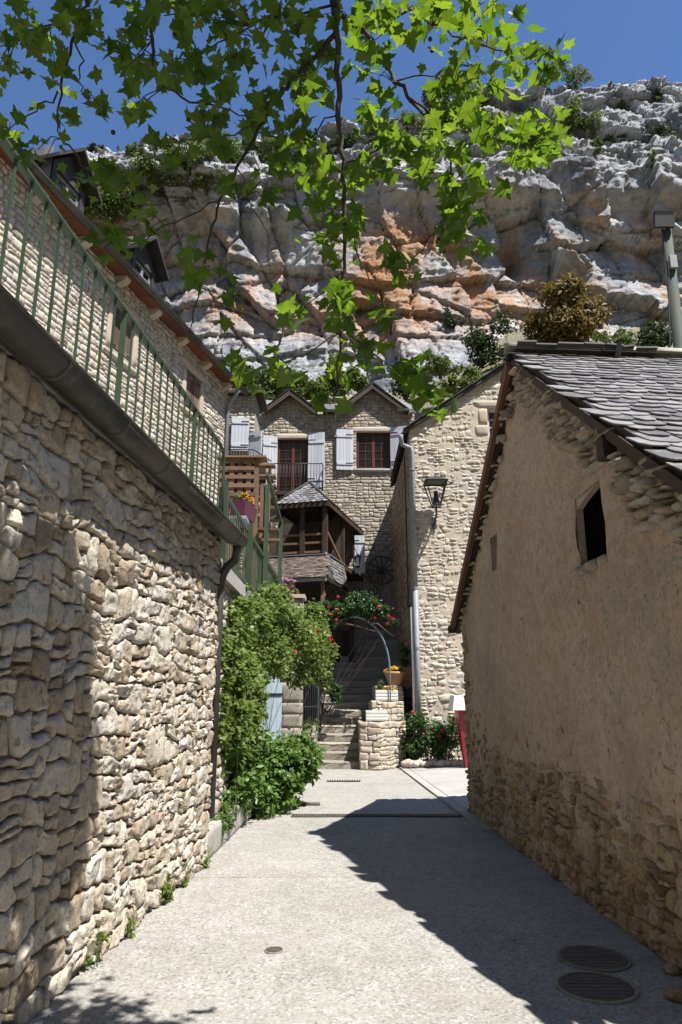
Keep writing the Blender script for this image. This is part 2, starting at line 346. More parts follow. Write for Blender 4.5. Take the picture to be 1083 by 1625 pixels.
# ------------------------------------------------------------------ masonry
Z = Vector((0, 0, 1))
class Wall:
    def __init__(s, O, u):
        s.O = Vector(O); s.u = Vector((u[0], u[1], 0)).normalized(); s.n = s.u.cross(Z)
    def p(s, a, b, d=0.0): return s.O + s.u * a + Z * b + s.n * d
    def st(s, px, py, d=0.0):               # photograph pixel -> (s, t) on the wall plane
        q = PV(px, py, s.O + s.n * d, s.u) - s.O
        return q.dot(s.u), q.z
    def arr(s, S, T, D):
        o = np.array(s.O); u = np.array(s.u); n = np.array(s.n); z = np.array([0, 0, 1.0])
        return o + S[..., None] * u + T[..., None] * z + D[..., None] * n
def cells(L, H, band, wr, hr, rng, s0=0.0, t0=0.0, col=1.3):
    out = []
    def split(a, b, w, h):
        wm = rng.uniform(*wr); hm = rng.uniform(*hr)
        if w > wm and (w / h > .8 or h <= hm):
            k = rng.uniform(.36, .64); split(a, b, w * k, h); split(a + w * k, b, w * (1 - k), h)
        elif h > hm:
            k = rng.uniform(.38, .62); split(a, b, w, h * k); split(a, b + h * k, w, h * (1 - k))
        else: out.append((a, b, w, h))
    t = 0
    while t < H - .03:
        h = rng.uniform(*band); h = min(h, H - t) if H - t - h > .06 else H - t
        a = 0
        while a < L - .01:
            w = rng.uniform(.6, 1.4) * col; w = w if L - a - w > .25 else L - a
            split(s0 + a, t0 + t, w, h); a += w
        t += h
    return out
def clip_cells(cs, openings=(), roof=None, mn=.045):
    res = []
    for (a, b, w, h) in cs:
        ok = True
        for (o0, o1, q0, q1) in openings:
            if a < o1 and a + w > o0 and b < q1 and b + h > q0:
                cand = [(a, b, o0 - a, h), (o1, b, a + w - o1, h), (a, b, w, q0 - b), (a, q1, w, b + h - q1)]
                cand = [c for c in cand if c[2] > mn and c[3] > mn]
                if not cand: ok = False; break
                a, b, w, h = max(cand, key=lambda c: c[2] * c[3])
        if not ok: continue
        if roof is not None:
            top = min(roof(a + .15 * w), roof(a + .85 * w))
            if b + mn > top: continue
            h = min(h, top - b)
        if w > mn and h > mn * .7: res.append((a, b, w, h))
    return res
def stone_arrays(W, cs, gap=.012, depth=.03, rough=.02, k=.35, warp=.03, wf=3.0, nu=6, nv=5, rf=9.0, seed=0, back=-.05, rot=None, dvar=.5, taper=None, roof=None, tilt=.0, ex=5, ridge=0.0, pw=.6):
    rng = np.random.RandomState(100 + seed); C = np.array(cs); N = len(C)
    a = np.linspace(-1, 1, nu); b = np.linspace(-1, 1, nv); A, B = np.meshgrid(a, b)
    A = A.ravel()[None]; B = B.ravel()[None]
    kk = np.clip(k + rng.normal(0, .12, (N, 1)), 0, .9)
    X = A * np.sqrt(1 - kk * B * B / 2); Y = B * np.sqrt(1 - kk * A * A / 2)
    jit = 1 + rng.normal(0, .05, (N, 1)); sk = rng.normal(0, .09, (N, 1)); sk2 = rng.normal(0, .07, (N, 1))
    hx = (C[:, 2:3] / 2 - gap) * np.clip(jit, .9, 1.06); hy = C[:, 3:4] / 2 - gap
    lx = X * hx * (1 + sk * Y) ; ly = Y * hy * (1 + sk2 * X)
    if rot is not None:
        ca, sa = np.cos(rot)[:, None], np.sin(rot)[:, None]; lx, ly = lx * ca - ly * sa, lx * sa + ly * ca
    S = C[:, 0:1] + C[:, 2:3] / 2 + lx; T = C[:, 1:2] + C[:, 3:4] / 2 + ly
    sd = seed * 7.1
    q = n3(S * wf, T * wf, sd); dS = pn(q) * warp; dT = pn(q + 40) * warp
    q2 = n3(S * wf * 4.1, T * wf * 4.1, sd + 5); dS += pn(q2) * warp * .3; dT += pn(q2 + 20) * warp * .3
    prof = (1 - np.abs(A) ** ex) * (1 - np.abs(B) ** ex)
    D = depth * (1 + dvar * rng.normal(0, .6, (N, 1))) * (.35 + .65 * prof ** pw)
    D = D + (rng.normal(0, tilt, (N, 1)) * X + rng.normal(0, tilt, (N, 1)) * Y) * prof ** .3
    D = D + rough * (fbm(n3(S * rf, T * rf * 1.3, sd + 3), 4, .6)) * (.4 + .6 * prof) + rough * .6 * fbm(n3(S * rf * .4, T * rf * .5, sd), 2) * prof
    if ridge: D = D + ridge * (fbm(n3(S * rf * .8, T * rf * 1.1, sd + 30), 4, .6, True) - .2) * prof ** .5
    if taper is not None: D = D + taper(S, T)
    S = S + dS; T = T + dT
    if roof is not None: T = np.minimum(T, roof(S) - .015)
    V = W.arr(S, T, D)
    ring = [i for i in range(nu)] + [j * nu + nu - 1 for j in range(1, nv)] + [(nv - 1) * nu + i for i in range(nu - 2, -1, -1)] + [j * nu for j in range(nv - 2, 0, -1)]
    Vr = W.arr(S[:, ring], T[:, ring], np.full((N, len(ring)), back))
    V = np.concatenate([V, Vr], 1)
    F = [(j * nu + i, j * nu + i + 1, (j + 1) * nu + i + 1, (j + 1) * nu + i) for j in range(nv - 1) for i in range(nu - 1)]
    n0 = nu * nv; m = len(ring)
    F += [(ring[i], n0 + i, n0 + (i + 1) % m, ring[(i + 1) % m]) for i in range(m)]
    return V, np.array(F)
def in_view(c):
    d = c - Vector((0, 0, CAM_H)); fw = d.y * CT + d.z * ST; up = d.z * CT - d.y * ST
    return fw > .2 and abs(d.x / fw) < .5 and abs(up / fw) < .745, d.length
def emit(V, F, parent, material, size, name='stone', rest='stones', limit=300, smooth=True):
    """the pieces that show largest become parts of their own, the rest one part"""
    sc = []
    for i in range(len(V)):
        vis, dist = in_view(Vector(V[i].mean(0))); sc.append((0 if vis else 1, -size[i] / dist ** 2, i))
    sc.sort(); own = [x[2] for x in sc[:limit]]; oth = [x[2] for x in sc[limit:]]
    off = np.array(wloc(parent))
    for i in own:
        c = V[i].mean(0)
        o = link(name, mesh_np(V[i] - c, F, smooth), material, parent, False); o.location = Vector(c - off)
    if oth:
        nv = V.shape[1]; VV = V[oth].reshape(-1, 3); FF = (F[None] + (np.arange(len(oth)) * nv)[:, None, None]).reshape(-1, F.shape[1])
        link(rest, mesh_np(VV, FF, smooth), material, parent, True, 'stuff')
def masonry(W, cs, parent, material, name='stone', rest='stones', limit=300, smooth=False, **kw):
    V, F = stone_arrays(W, cs, **kw); emit(V, F, parent, material, [c[2] * c[3] for c in cs], name, rest, limit, smooth)
def wall_sheet(W, L, H, name, material, parent, openings=(), roof=None, res=.12, amp=.01, fr=2.5, d0=0.0, skirt=.45, seed=0, s0=0.0, t0=0.0, smooth=True, edge=0.0):
    s = np.linspace(s0, s0 + L, max(3, int(L / res))); t = np.linspace(t0, t0 + H, max(3, int(H / res)))
    for (a, b, c, d) in openings:           # snap the nearest grid lines to the edges of each opening
        for arr, vals in ((s, (a, b)), (t, (c, d))):
            for v in vals:
                if arr[0] < v < arr[-1]: arr[np.argmin(np.abs(arr - v))] = v
    S, T = np.meshgrid(s, t)
    if roof is not None: T = np.minimum(T, roof(S))
    D = d0 + amp * fbm(n3(S * fr, T * fr, 9.1 + seed), 4, .55)
    if edge: S = S + edge * fbm(n3(T * 6, S * .5, 3 + seed), 3, .6) * (1 - sstep(s0, s0 + .4, S))
    ns, ntt = len(s), len(t)
    V = W.arr(S, T, D).reshape(-1, 3); F = []
    sm = (s[:-1] + s[1:]) / 2; tm = (t[:-1] + t[1:]) / 2
    for j in range(ntt - 1):
        for i in range(ns - 1):
            if any(a < sm[i] < b and c < tm[j] < d for (a, b, c, d) in openings): continue
            if roof is not None and T[j + 1, i] - T[j, i] < 1e-4 and T[j + 1, i + 1] - T[j, i + 1] < 1e-4: continue
            F.append((j * ns + i, j * ns + i + 1, (j + 1) * ns + i + 1, (j + 1) * ns + i))
    V = list(map(tuple, V))
    for i, fl in ((0, False), (ns - 1, True)):
        b0 = len(V)
        for j in range(ntt):
            q = W.p(float(S[j, i]), float(T[j, i]), -skirt); V.append(tuple(q))
        for j in range(ntt - 1):
            f = (j * ns + i, (j + 1) * ns + i, b0 + j + 1, b0 + j); F.append(f[::-1] if fl else f)
    return link(name, mesh(V, F, smooth), material, parent)
def reveal(W, o, depth, material, parent, name='reveal', back=None, th=.05, splay=0.0):
    a, b, c, d = o; mb = MB()
    for (x0, x1, y0, y1) in ((a - th, a, c, d), (b, b + th, c, d), (a - th, b + th, d, d + th), (a - th, b + th, c - th, c)):
        mb.obox(W.p(x0, y0, -.012), W.u * (x1 - x0), Z * (y1 - y0), -W.n * depth)
    if back: mb2 = MB().obox(W.p(a - th, c - th, -depth - .02), W.u * (b - a + 2 * th), Z * (d - c + 2 * th), -W.n * .04); mb2.build('dark_panel', M['dark'], parent)  # near-black sheet stands for the unlit room behind
    return mb.build(name, material, parent)
def lump(mb, W, s0, s1, t0, t1, d0, d1):    # a plain dressed block on a wall
    mb.obox(W.p(s0, t0, d0), W.u * (s1 - s0), Z * (t1 - t0), W.n * (d1 - d0)); return mb
def block(W, s0, s1, t0, t1, d0, d1, name, material, parent, rough=.006, seed=1):   # uneven dressed block with softened edges
    V, F = stone_arrays(W, [(s0, t0, s1 - s0, t1 - t0)], gap=.0, depth=d1, rough=rough, k=.03, warp=.004, nu=9, nv=6, dvar=0, seed=seed, back=d0)
    return link(name, mesh_np(V[0], F, False), material, parent)
def slate_mesh(w, l, th, var, rnd=.5):
    r = random.Random(var); pts = [(-w / 2, l), (-w / 2 * r.uniform(.95, 1.0), l * rnd * .55)]
    for k in range(1, 6):
        a = math.pi + math.pi * k / 6
        pts.append((math.cos(a) * w / 2 * r.uniform(.92, 1.03), l * rnd * .55 + math.sin(a) * l * rnd * .55 * r.uniform(.85, 1.08)))
    pts += [(w / 2 * r.uniform(.95, 1.0), l * rnd * .55), (w / 2, l)]
    n = len(pts); V = [(x, y, 0) for x, y in pts] + [(x, y, th * r.uniform(.8, 1.2)) for x, y in pts]
    F = [tuple(range(n))[::-1], tuple(range(n, 2 * n))] + [(i, (i + 1) % n, (i + 1) % n + n, i + n) for i in range(n)]
    return V, F
def slates(parent, O, ux, dn, inside, rows, cols, w, ex, th, material, limit=300, jit=.06, rnd=.5, seed=1, name='slate', rest='slates', lift=.0, wvar=.12):
    """courses of slates: O top corner, ux along the ridge, dn down the slope; inside(a, b) says where the roof is"""
    ux = Vector(ux).normalized(); dn = Vector(dn).normalized(); nr = ux.cross(-dn).normalized()
    rg = random.Random(seed); kinds = []
    l = ex * 2.1
    for k in range(5):
        V, F = slate_mesh(w * (.97 + .02 * k), l, th, seed * 31 + k, rnd); m = mesh(V, F); kinds.append((V, F, m))
    tilt = math.atan2(th * 1.25, ex); pl = []
    for rI in range(rows):
        x = -w + (rI % 2) * w / 2 + rg.uniform(-.1, .1) * w
        b = (rI + 1) * ex
        while x < cols * w:
            ww = w * rg.uniform(1 - wvar, 1 + wvar); xc = x + ww / 2; x += ww
            if not inside(xc, b - ex * .35): continue
            a = tilt * rg.uniform(.8, 1.35); rz = rg.gauss(0, jit)
            yv = -dn; yv = (yv * math.cos(rz) + ux * math.sin(rz)); xv = ux * math.cos(rz) + dn * math.sin(rz)
            y2 = yv * math.cos(a) - nr * math.sin(a); n2 = xv.cross(y2)
            loc = O + ux * xc + dn * (b + rg.gauss(0, .08) * ex) + nr * (lift + math.sin(a) * l * .5 + rg.uniform(0, .006))
            mt = Matrix((( xv.x * ww / w, y2.x, n2.x, loc.x), (xv.y * ww / w, y2.y, n2.y, loc.y), (xv.z * ww / w, y2.z, n2.z, loc.z), (0, 0, 0, 1)))
            vis, dist = in_view(loc); pl.append((0 if vis else 1, dist, len(pl), mt, rg.randrange(5)))
    pl.sort(key=lambda q: q[:3]); off = Matrix.Translation(-wloc(parent)); mb = MB()
    for i, (_, _, _, mt, kd) in enumerate(pl):
        if i < limit:
            o = link(name, kinds[kd][2], material, parent, False); o.matrix_local = off @ mt
        else: mb.add([mt @ Vector(v) for v in kinds[kd][0]], kinds[kd][1])
    if mb.v: mb.build(rest, material, parent, False, 'stuff')
def shutter(W, s0, s1, t0, t1, d, material, parent, boards=5, ang=0.0, hinge='l', th=.035, rails=True):
    """boards in a frame; ang turns it about the hinge edge"""
    h = W.p(s0 if hinge == 'l' else s1, t0, d); ca, sa = math.cos(ang), math.sin(ang)
    ux = (W.u * ca + W.n * sa) if hinge == 'l' else (-W.u * ca + W.n * sa); wd = s1 - s0
    nn = ux.cross(Z); nn = nn if nn.dot(W.n) > 0 else -nn
    fr = MB(); 
    for zz in ((.12, .2), (.80, .88)): fr.obox(h + Z * (t1 - t0) * zz[0] + nn * (th + .001) + ux * wd * .04, ux * wd * .92, Z * .09, nn * .022)
    root = fr.build('shutter', material, parent)
    for k in range(boards):
        w = wd / boards
        MB().obox(h + ux * (k * w + .003), ux * (w - .006), Z * (t1 - t0), nn * th).build('board', material, root)
    hg = MB()
    for zz in (.15, .85): hg.obox(h + Z * (t1 - t0) * zz + nn * (th + .024), ux * wd * .45, Z * .03, nn * .006)
    hg.build('hinge', M['iron'], root)
    return root
def window(W, o, depth, parent, material, cols=2, rows=4, fw=.06, name='window'):
    a, b, c, d = o; fr = MB(); D = -depth
    for (x0, x1, y0, y1) in ((a, a + fw, c, d), (b - fw, b, c, d), (a + fw, b - fw, d - fw, d), (a + fw, b - fw, c, c + fw)):
        fr.obox(W.p(x0, y0, D), W.u * (x1 - x0), Z * (y1 - y0), W.n * .05)
    mid = (a + b) / 2; fr.obox(W.p(mid - fw * .75, c + fw, D), W.u * fw * 1.5, Z * (d - c - 2 * fw), W.n * .056)
    root = fr.build(name, material, parent)
    for (x0, x1) in ((a + fw, mid - fw * .75), (mid + fw * .75, b - fw)):
        bars = MB()
        for k in range(1, cols): x = x0 + (x1 - x0) * k / cols; bars.obox(W.p(x - .011, c + fw, D + .01), W.u * .022, Z * (d - c - 2 * fw), W.n * .03)
        for k in range(1, rows): y = c + fw + (d - c - 2 * fw) * k / rows; bars.obox(W.p(x0, y - .011, D + .013), W.u * (x1 - x0), Z * .022, W.n * .025)
        bars.build('glazing_bar', material, root)
        for i in range(cols):
            for j in range(rows):
                g0 = x0 + (x1 - x0) * i / cols + .011; g1 = x0 + (x1 - x0) * (i + 1) / cols - .011
                h0 = c + fw + (d - c - 2 * fw) * j / rows + .011; h1 = c + fw + (d - c - 2 * fw) * (j + 1) / rows - .011
                e = random.uniform(-.004, .004)
                MB().obox(W.p(g0, h0, D + .012), W.u * (g1 - g0) + W.n * e, Z * (h1 - h0) + W.n * e, W.n * .005).build('pane', M['glass'], root)
    return root
# ================================================================== THE SETTING
g = MB().add([(-300, -200, -.35), (300, -200, -.35), (300, 400, -.35), (-300, 400, -.35)], [(0, 1, 2, 3)]).build('ground', M['earth']); g['kind'] = 'structure'
# unseen slope added behind the camera to block part of the skylight
az = np.linspace(math.radians(75), math.radians(285), 90); el = np.linspace(0, 1, 24); AZ, EL = np.meshgrid(az, el)
rr0 = 75 + 95 * EL + 12 * fbm(n3(AZ * 3, EL * 3, 3), 4); hz = -2 + 118 * EL ** 1.1 * (1 + .25 * fbm(n3(AZ * 4, EL * .5, 8), 3)) * sstep(75, 115, np.degrees(AZ)) * (1 - sstep(245, 285, np.degrees(AZ)))
V = np.stack([rr0 * np.sin(AZ), rr0 * np.cos(AZ), hz], -1).reshape(-1, 3); nA = len(az)
F = np.array([(j * nA + i, j * nA + i + 1, (j + 1) * nA + i + 1, (j + 1) * nA + i) for j in range(len(el) - 1) for i in range(nA - 1)])
o = link('sky_blocking_slope', mesh_np(V, F, True), M['earth']); o['kind'] = 'structure'
# alley: one sheet with slight unevenness
xs = np.linspace(-2.3, 6.5, 90); ys = np.linspace(-6, 26, 260); X, Y = np.meshgrid(xs, ys)
Zv = .012 * fbm(n3(X * .5, Y * .5, 1), 3) + .02 * np.abs(X - .2) ** 1.5 * 0
V = np.stack([X, Y, Zv], -1).reshape(-1, 3); nx = len(xs)
F = np.array([(j * nx + i, j * nx + i + 1, (j + 1) * nx + i + 1, (j + 1) * nx + i) for j in range(len(ys) - 1) for i in range(nx - 1)])
o = link('alley_paving', mesh_np(V, F, True), M['paving']); o['kind'] = 'structure'
ZG = .016
mb = MB(); n = 30                            # construction joint across the alley
for k in range(n):
    x0, x1 = -1.30 + 3.15 * k / n, -1.30 + 3.15 * (k + 1) / n; y0 = 6.95
    z0 = float(.012 * fbm(n3(x0 * .5, y0 * .5, 1), 3)) + .0015; z1 = float(.012 * fbm(n3(x1 * .5, y0 * .5, 1), 3)) + .0015
    mb.add([(x0, y0, z0), (x1, y0, z1), (x1, y0 + .014, z1), (x0, y0 + .014, z0)], [(0, 1, 2, 3)])
o = mb.build('paving_joint', M['granite']); o['kind'] = 'structure'
# forecourt of grey slabs on the right, beyond the barn
fc = bpy.data.objects.new('forecourt', None); COL.objects.link(fc); fc['kind'] = 'structure'; fc.location = (3, 15, 0)
e0 = Vector((1.69, 10.0, 0)); e1 = Vector((1.36, 16.1, 0)); dd = (e1 - e0).normalized(); rr = Vector((dd.y, -dd.x, 0))
for i in range(5):
    for j in range(4):
        a0 = -1.4 + i * 1.75; b0 = .10 + j * 1.45
        MB().obox(e0 + dd * a0 + rr * b0 + Z * (-.25 + .05 * b0), dd * 1.735, rr * 1.435 + Z * .05 * 1.435, Z * (.25 + ZG + .008 + random.uniform(0, .006))).build('paving_slab', M['forecourt'], fc)
st = MB()
for i in range(6):
    st.obox(e0 + dd * (-.9 + i * 1.27) - rr * .06 + Z * -.05, dd * 1.262, rr * .15, Z * (.05 + ZG + .014))
o = st.build('kerb_strip', M['concrete']); o['kind'] = 'structure'
# channel drain across the alley
A = PG(462, 1297); B = PG(738, 1297); dr = thing('channel_drain', ((A.x + B.x) / 2, A.y, 0), 'narrow black slotted drain channel running straight across the alley', 'drain')
mb = MB(); L = (B - A).length; ax = (B - A).normalized(); ay = Vector((-ax.y, ax.x, 0))
mb.obox(A + Z * (-.03 + ZG), ax * L, ay * .018, Z * .034); mb.obox(A + ay * .132 + Z * (-.03 + ZG), ax * L, ay * .018, Z * .034)
mb.build('frame', M['castiron'], dr)
mb = MB(); n = 62
for k in range(n): mb.obox(A + ax * (L * k / n + .006) + ay * .018 + Z * (-.01 + ZG), ax * .018, ay * .114, Z * .013)
mb.build('grate', M['castiron'], dr)
MB().obox(A + ay * .018 + Z * (.0005 + ZG - .01), ax * L, ay * .114, Z * .004).build('trough', M['dark'], dr)
# covers and small marks in the paving
def cover(px, py, rx, label, name='manhole_cover', mt='castiron', sq=1.0):
    c = PG(px, py); r = thing(name, c, label, 'manhole cover')
    prof = [(rx, -.02), (rx, ZG - .006), (rx * .93, ZG - .004), (rx * .92, ZG - .008), (.01, ZG - .008)]
    MB().lathe(prof, c, 28).build('lid', M[mt], r)
    MB().lathe([(rx * 1.12, -.02), (rx * 1.12, ZG - .005), (rx * 1.02, ZG - .004), (rx * 1.015, -.02)], c, 28).build('rim', M['granite'], r)
    k = MB()
    for i in range(-3, 4):
        w = math.sqrt(max(0, (rx * .86) ** 2 - (i * rx * .24) ** 2)); k.box((c.x, c.y + i * rx * .24, ZG - .008), 2 * w, rx * .09, .005)
    k.build('tread_ribs', M[mt], r); return r
cover(942, 1522, .20, 'round dark manhole cover in the barn shade, the farther of two')
cover(946, 1568, .20, 'round dark manhole cover in the barn shade, the nearer of two')
cover(435, 1510, .055, 'small round rusty valve cover in the sunlit paving', 'valve_cover')
c = PG(488, 1277); r = thing('drain_plate', c, 'flat rusty rectangular plate in the paving by the shrub', 'drain plate')
MB().box((c.x, c.y, ZG), .38, .16, .016).build('plate', M['castiron'], r)
mb = MB(); [mb.box((c.x + (i - 4) * .04, c.y, ZG + .009), .014, .13, .006) for i in range(9)]; mb.build('ribs', M['castiron'], r)
c = PG(546, 1240); r = thing('drain_grate', c, 'small bar grate in the paving in front of the stone steps', 'drain grate')
MB().box((c.x, c.y, ZG - .004), .62, .17, .012).build('pit', M['dark'], r)
mb = MB(); [mb.box((c.x + (i - 6) * .046, c.y, ZG + .004), .02, .19, .012) for i in range(13)]; mb.build('bars', M['concrete'], r)
# ------------------------------------------------------------------ hillside and cliff
nx, ny = 150, 60
X, Y = np.meshgrid(np.linspace(-60, 75, nx), np.linspace(25.5, 62, ny))
Zh = 8.5 + (Y - 27) * .72 + 4.5 * sstep(3, 14, X) + 1.6 * fbm(n3(X * .12, Y * .12, 2), 4) - 3.0 * sstep(8, 30, -X) 
V = np.stack([X, Y, Zh], -1).reshape(-1, 3)
F = np.array([(j * nx + i, j * nx + i + 1, (j + 1) * nx + i + 1, (j + 1) * nx + i) for j in range(ny - 1) for i in range(nx - 1)])
o = link('hillside', mesh_np(V, F, True), M['earth']); o['kind'] = 'structure'
def hill_z(x, y):
    return float(8.5 + (y - 27) * .72 + 4.5 * sstep(3, 14, x) + 1.6 * fbm(n3(x * .12, y * .12, 2), 4) - 3.0 * sstep(8, 30, -x))
CY0 = 47.0
skyx = [-400, 60, 150, 260, 350, 430, 500, 560, 640, 720, 800, 880, 930, 965, 1010, 1083, 1500]
skyy = [262, 248, 236, 232, 226, 214, 205, 196, 172, 148, 135, 140, 126, 110, 122, 124, 120]
skyd = [float(np.interp(a, [60, 500, 960], [50.5, 52.0, 57.0])) for a in skyx]; sX = [P(a, b, d).x for a, b, d in zip(skyx, skyy, skyd)]; sZ = [P(a, b, d).z for a, b, d in zip(skyx, skyy, skyd)]
def cliff_y(X, Zc):
    """distance of the rock face: ledges, an overhang, blocks and cracks"""
    y = CY0 + .5 * fbm(n3(X * .05, Zc * .05, 4), 3)
    w1 = fbm(n3(X * .06, Zc * .03, 11), 3)
    led = 38.5 + 2.2 * w1 + .05 * X - 1.5 * sstep(-14, -6, X) * (1 - sstep(-6, 2, X))
    ov = 1.3 + 1.2 * fbm(n3(X * .09, 0 * X, 21), 3)
    y = y + ov * (1 - sstep(led - .8, led + .5, Zc)) * sstep(26, 33, Zc)              # recess under the overhang
    y = y + .42 * np.maximum(0, Zc - led - 3) + 1.2 * sstep(led + 6, led + 7.5, Zc) + 1.4 * sstep(led + 11.5, led + 13, Zc)   # upper ledges set back
    y = y - 2.5 * (1 - sstep(20, 29, Zc))                                               # bulging foot
    up = .34 + .50 * sstep(led - 1, led + 3, Zc)
    wx = X + .9 * fbm(n3(X * .12, Zc * .12, 31), 2, .5) + .12 * fbm(n3(X * 1.5, Zc * 1.5, 33), 3, .6); wz = Zc + .7 * fbm(n3(X * .08, Zc * .2, 51), 2, .5) + .12 * fbm(n3(X * 1.5, Zc * 1.5, 53), 3, .6) + .06 * X
    f1, f2, idv, gx, gy = voro(wx * .09, wz * .30, 3)                                    # long beds
    y = y - 2.4 * (idv - .5) * up + 1.2 * gy * (idv * 13 % 1) + .35 * (1 - sstep(0, .04, f2 - f1))
    f1, f2, idv, gx, gy = voro(wx * .34 + .1 * wz, wz * .16, 9)                          # upright slabs split by joints
    y = y - 1.7 * (idv - .5) + 2.0 * gx * (idv * 7 % 1 - .5) + .5 * (1 - sstep(0, .05, f2 - f1))
    f1, f2, idv, gx, gy = voro(wx * .75, wz * 1.0, 19)                                   # broken blocks
    y = y - up * (.7 * (idv - .5) - .7 * (gx * (idv * 7 % 1 - .5) + gy * (idv * 11 % 1 - .3)))
    f1, f2, idv, gx, gy = voro(wx * 2.1 + .3 * wz, wz * 2.6, 29)
    y = y - up * (.24 * (idv - .5) - .3 * (gx * (idv * 5 % 1 - .5) + gy * (idv * 3 % 1 - .4)))
    y = y - .18 * fbm(n3(X * .35, Zc * .35, 61), 5, .6) - .16 * fbm(n3(X * 1.6, Zc * 1.2, 71), 5, .65) - .22 * fbm(n3(X * 1.0, Zc * .06, 81), 4, .6, True) * (1 - sstep(led - 1, led, Zc))
    st_ = wz * .85 + .5 * fbm(n3(X * .15, Zc * .15, 91), 3); y = y + .22 * (st_ - np.floor(st_)) * up                  # thin strata
    c1 = np.exp(-(((X - 17.5) / 1.2) ** 2 + ((Zc - 32.5) / 1.3) ** 2)); y = y + 3.5 * c1        # small caves
    c2 = np.exp(-(((X - 13.5) / .9) ** 2 + ((Zc - 35.0) / 1.6) ** 2)); y = y + 2.6 * c2
    return y
nx, nz = 760, 420
xg = np.linspace(-44, 50, nx); top = np.interp(xg, sX, sZ) + 1.3 * fbm(n3(xg * .28, 0 * xg, 5), 5, .6) + .5 * np.abs(fbm(n3(xg * 1.1, 0 * xg, 8), 3))
tt = np.linspace(0, 1, nz); Xc, Tc = np.meshgrid(xg, tt); Zc = 12 + (top[None] - 12) * Tc
Yc = cliff_y(Xc, Zc)
cap = sstep(.985, 1.0, Tc); Yc = Yc + 3 * cap ** 2
bk = np.stack([xg, Yc[-1] + 14, top - 3], -1)
V = np.concatenate([np.stack([Xc, Yc, Zc], -1).reshape(-1, 3), bk]); 
I = np.arange((nz) * nx).reshape(nz, nx); R = np.concatenate([I, (nz * nx + np.arange(nx))[None]], 0)
F = np.stack([R[:-1, :-1], R[:-1, 1:], R[1:, 1:], R[1:, :-1]], -1).reshape(-1, 4)
o = link('cliff', mesh_np(V, F, False), M['cliff']); o['kind'] = 'structure'
def cliff_at(px, py):
    lo = 36.0
    for k in range(60):
        q = P(px, py, lo); yy = float(cliff_y(np.array([q.x]), np.array([q.z]))[0])
        if lo >= yy: break
        lo += max(.05, (yy - lo) * .6)
    return P(px, py, lo)
# ================================================================== LEFT RETAINING WALL with its gutter
LW = Wall((-1.32 - 8.4 * .078, 7.48 - 8.4, 0), (.078, 1, 0)); LWL = 8.4 * math.hypot(1, .078); LWH = 3.22
rng = np.random.RandomState(3)
lw = thing('stone_wall', LW.p(LWL / 2, 0), 'tall rough rubble stone wall along the left of the alley', 'wall')
cs = clip_cells(cells(LWL, LWH, (.18, .38), (.16, .40), (.08, .28), rng))
masonry(LW, cs, lw, M['rubble'], gap=.008, depth=.015, rough=.015, k=.22, warp=.075, wf=2.6, nu=14, nv=10, rf=9, seed=1, tilt=.007, back=-.08, dvar=.8, ex=9, ridge=.010, pw=.4,
        taper=lambda S, T: .022 * fbm(n3(S * 9, T * 12.0, 77.0), 4, .65, True) * sstep(4.0, 6.5, S))
wall_sheet(LW, LWL, LWH, 'mortar_bed', M['mortar_left'], lw, res=.05, amp=.03, fr=8, d0=-.017, skirt=.5, seed=1)
LE = Wall(LW.p(LWL, 0, 0), (-1, .078, 0))                                     # its end, turned away from the alley
cs = clip_cells(cells(.55, LWH, (.2, .36), (.2, .4), (.1, .25), rng))
V, F = stone_arrays(LE, cs, gap=.01, depth=.03, rough=.03, nu=6, nv=5, seed=2); emit(V, F, lw, M['rubble'], [1] * len(cs), limit=0, rest='end_stones')
MB().obox(LW.p(0, 0, -.08), LW.u * (LWL - .06), Z * LWH, -LW.n * .42).build('core', M['mortar_left'], lw)
ter = bpy.data.objects.new('terrace', None); COL.objects.link(ter); ter['kind'] = 'structure'; ter.location = (-4, 5, 0)
MB().obox(LW.p(-2, 3.225, .085), LW.u * (LWL + 2.05), -LW.n * 6.4, Z * .075).build('slab', M['concrete'], ter)
MB().obox(LW.p(-2, 3.17, .087), LW.u * (LWL + 2.03), LW.n * .022, Z * .155).build('edge_board', M['zinc_dull'], ter)
# gutter: half round trough with joint bands, stop end, outlet and swan neck
gt = thing('gutter', LW.p(LWL, 3.1, .3), 'dull grey half round gutter under the terrace edge, with swan neck downpipe', 'gutter')
def trough(mb, W, s0, s1, d, t, r, th=.006, n=12, z1=None):
    V = []; F = []; m = n + 1; z1 = t if z1 is None else z1
    for (s, zz) in ((s0, t), (s1, z1)):
        for rr_ in (r, r - th):
            for k in range(m):
                a = math.pi + math.pi * k / n; V.append(W.p(s, zz + rr_ * math.sin(a), d + rr_ * math.cos(a)))
    for k in range(n):
        F.append((k, k + 1, 2 * m + k + 1, 2 * m + k)); F.append((m + k + 1, m + k, 3 * m + k, 3 * m + k + 1))
        F.append((k + 1, k, m + k, m + k + 1)); F.append((2 * m + k, 2 * m + k + 1, 3 * m + k + 1, 3 * m + k))
    for k in (0, n): F.append((k, m + k, 3 * m + k, 2 * m + k) if k == 0 else (m + k, k, 2 * m + k, 3 * m + k))
    mb.add(V, F); return mb
GD, GZ, GR = .195, 3.225, .096
for k in range(5): trough(MB(), LW, -2 + k * 2.08, -2 + k * 2.08 + 2.076 if k < 4 else LWL + .12, GD, GZ, GR).build('trough', M['zinc_dull'], gt, True)
for k in range(13): trough(MB(), LW, -1.4 + k * .8, -1.4 + k * .8 + .03, GD, GZ, GR + .005, .012).build('bracket', M['zinc_dull'], gt, True)
mb = MB(); poly = [LW.p(LWL + .12, GZ + GR * math.sin(math.pi + math.pi * k / 12), GD + GR * math.cos(math.pi + math.pi * k / 12)) for k in range(13)]
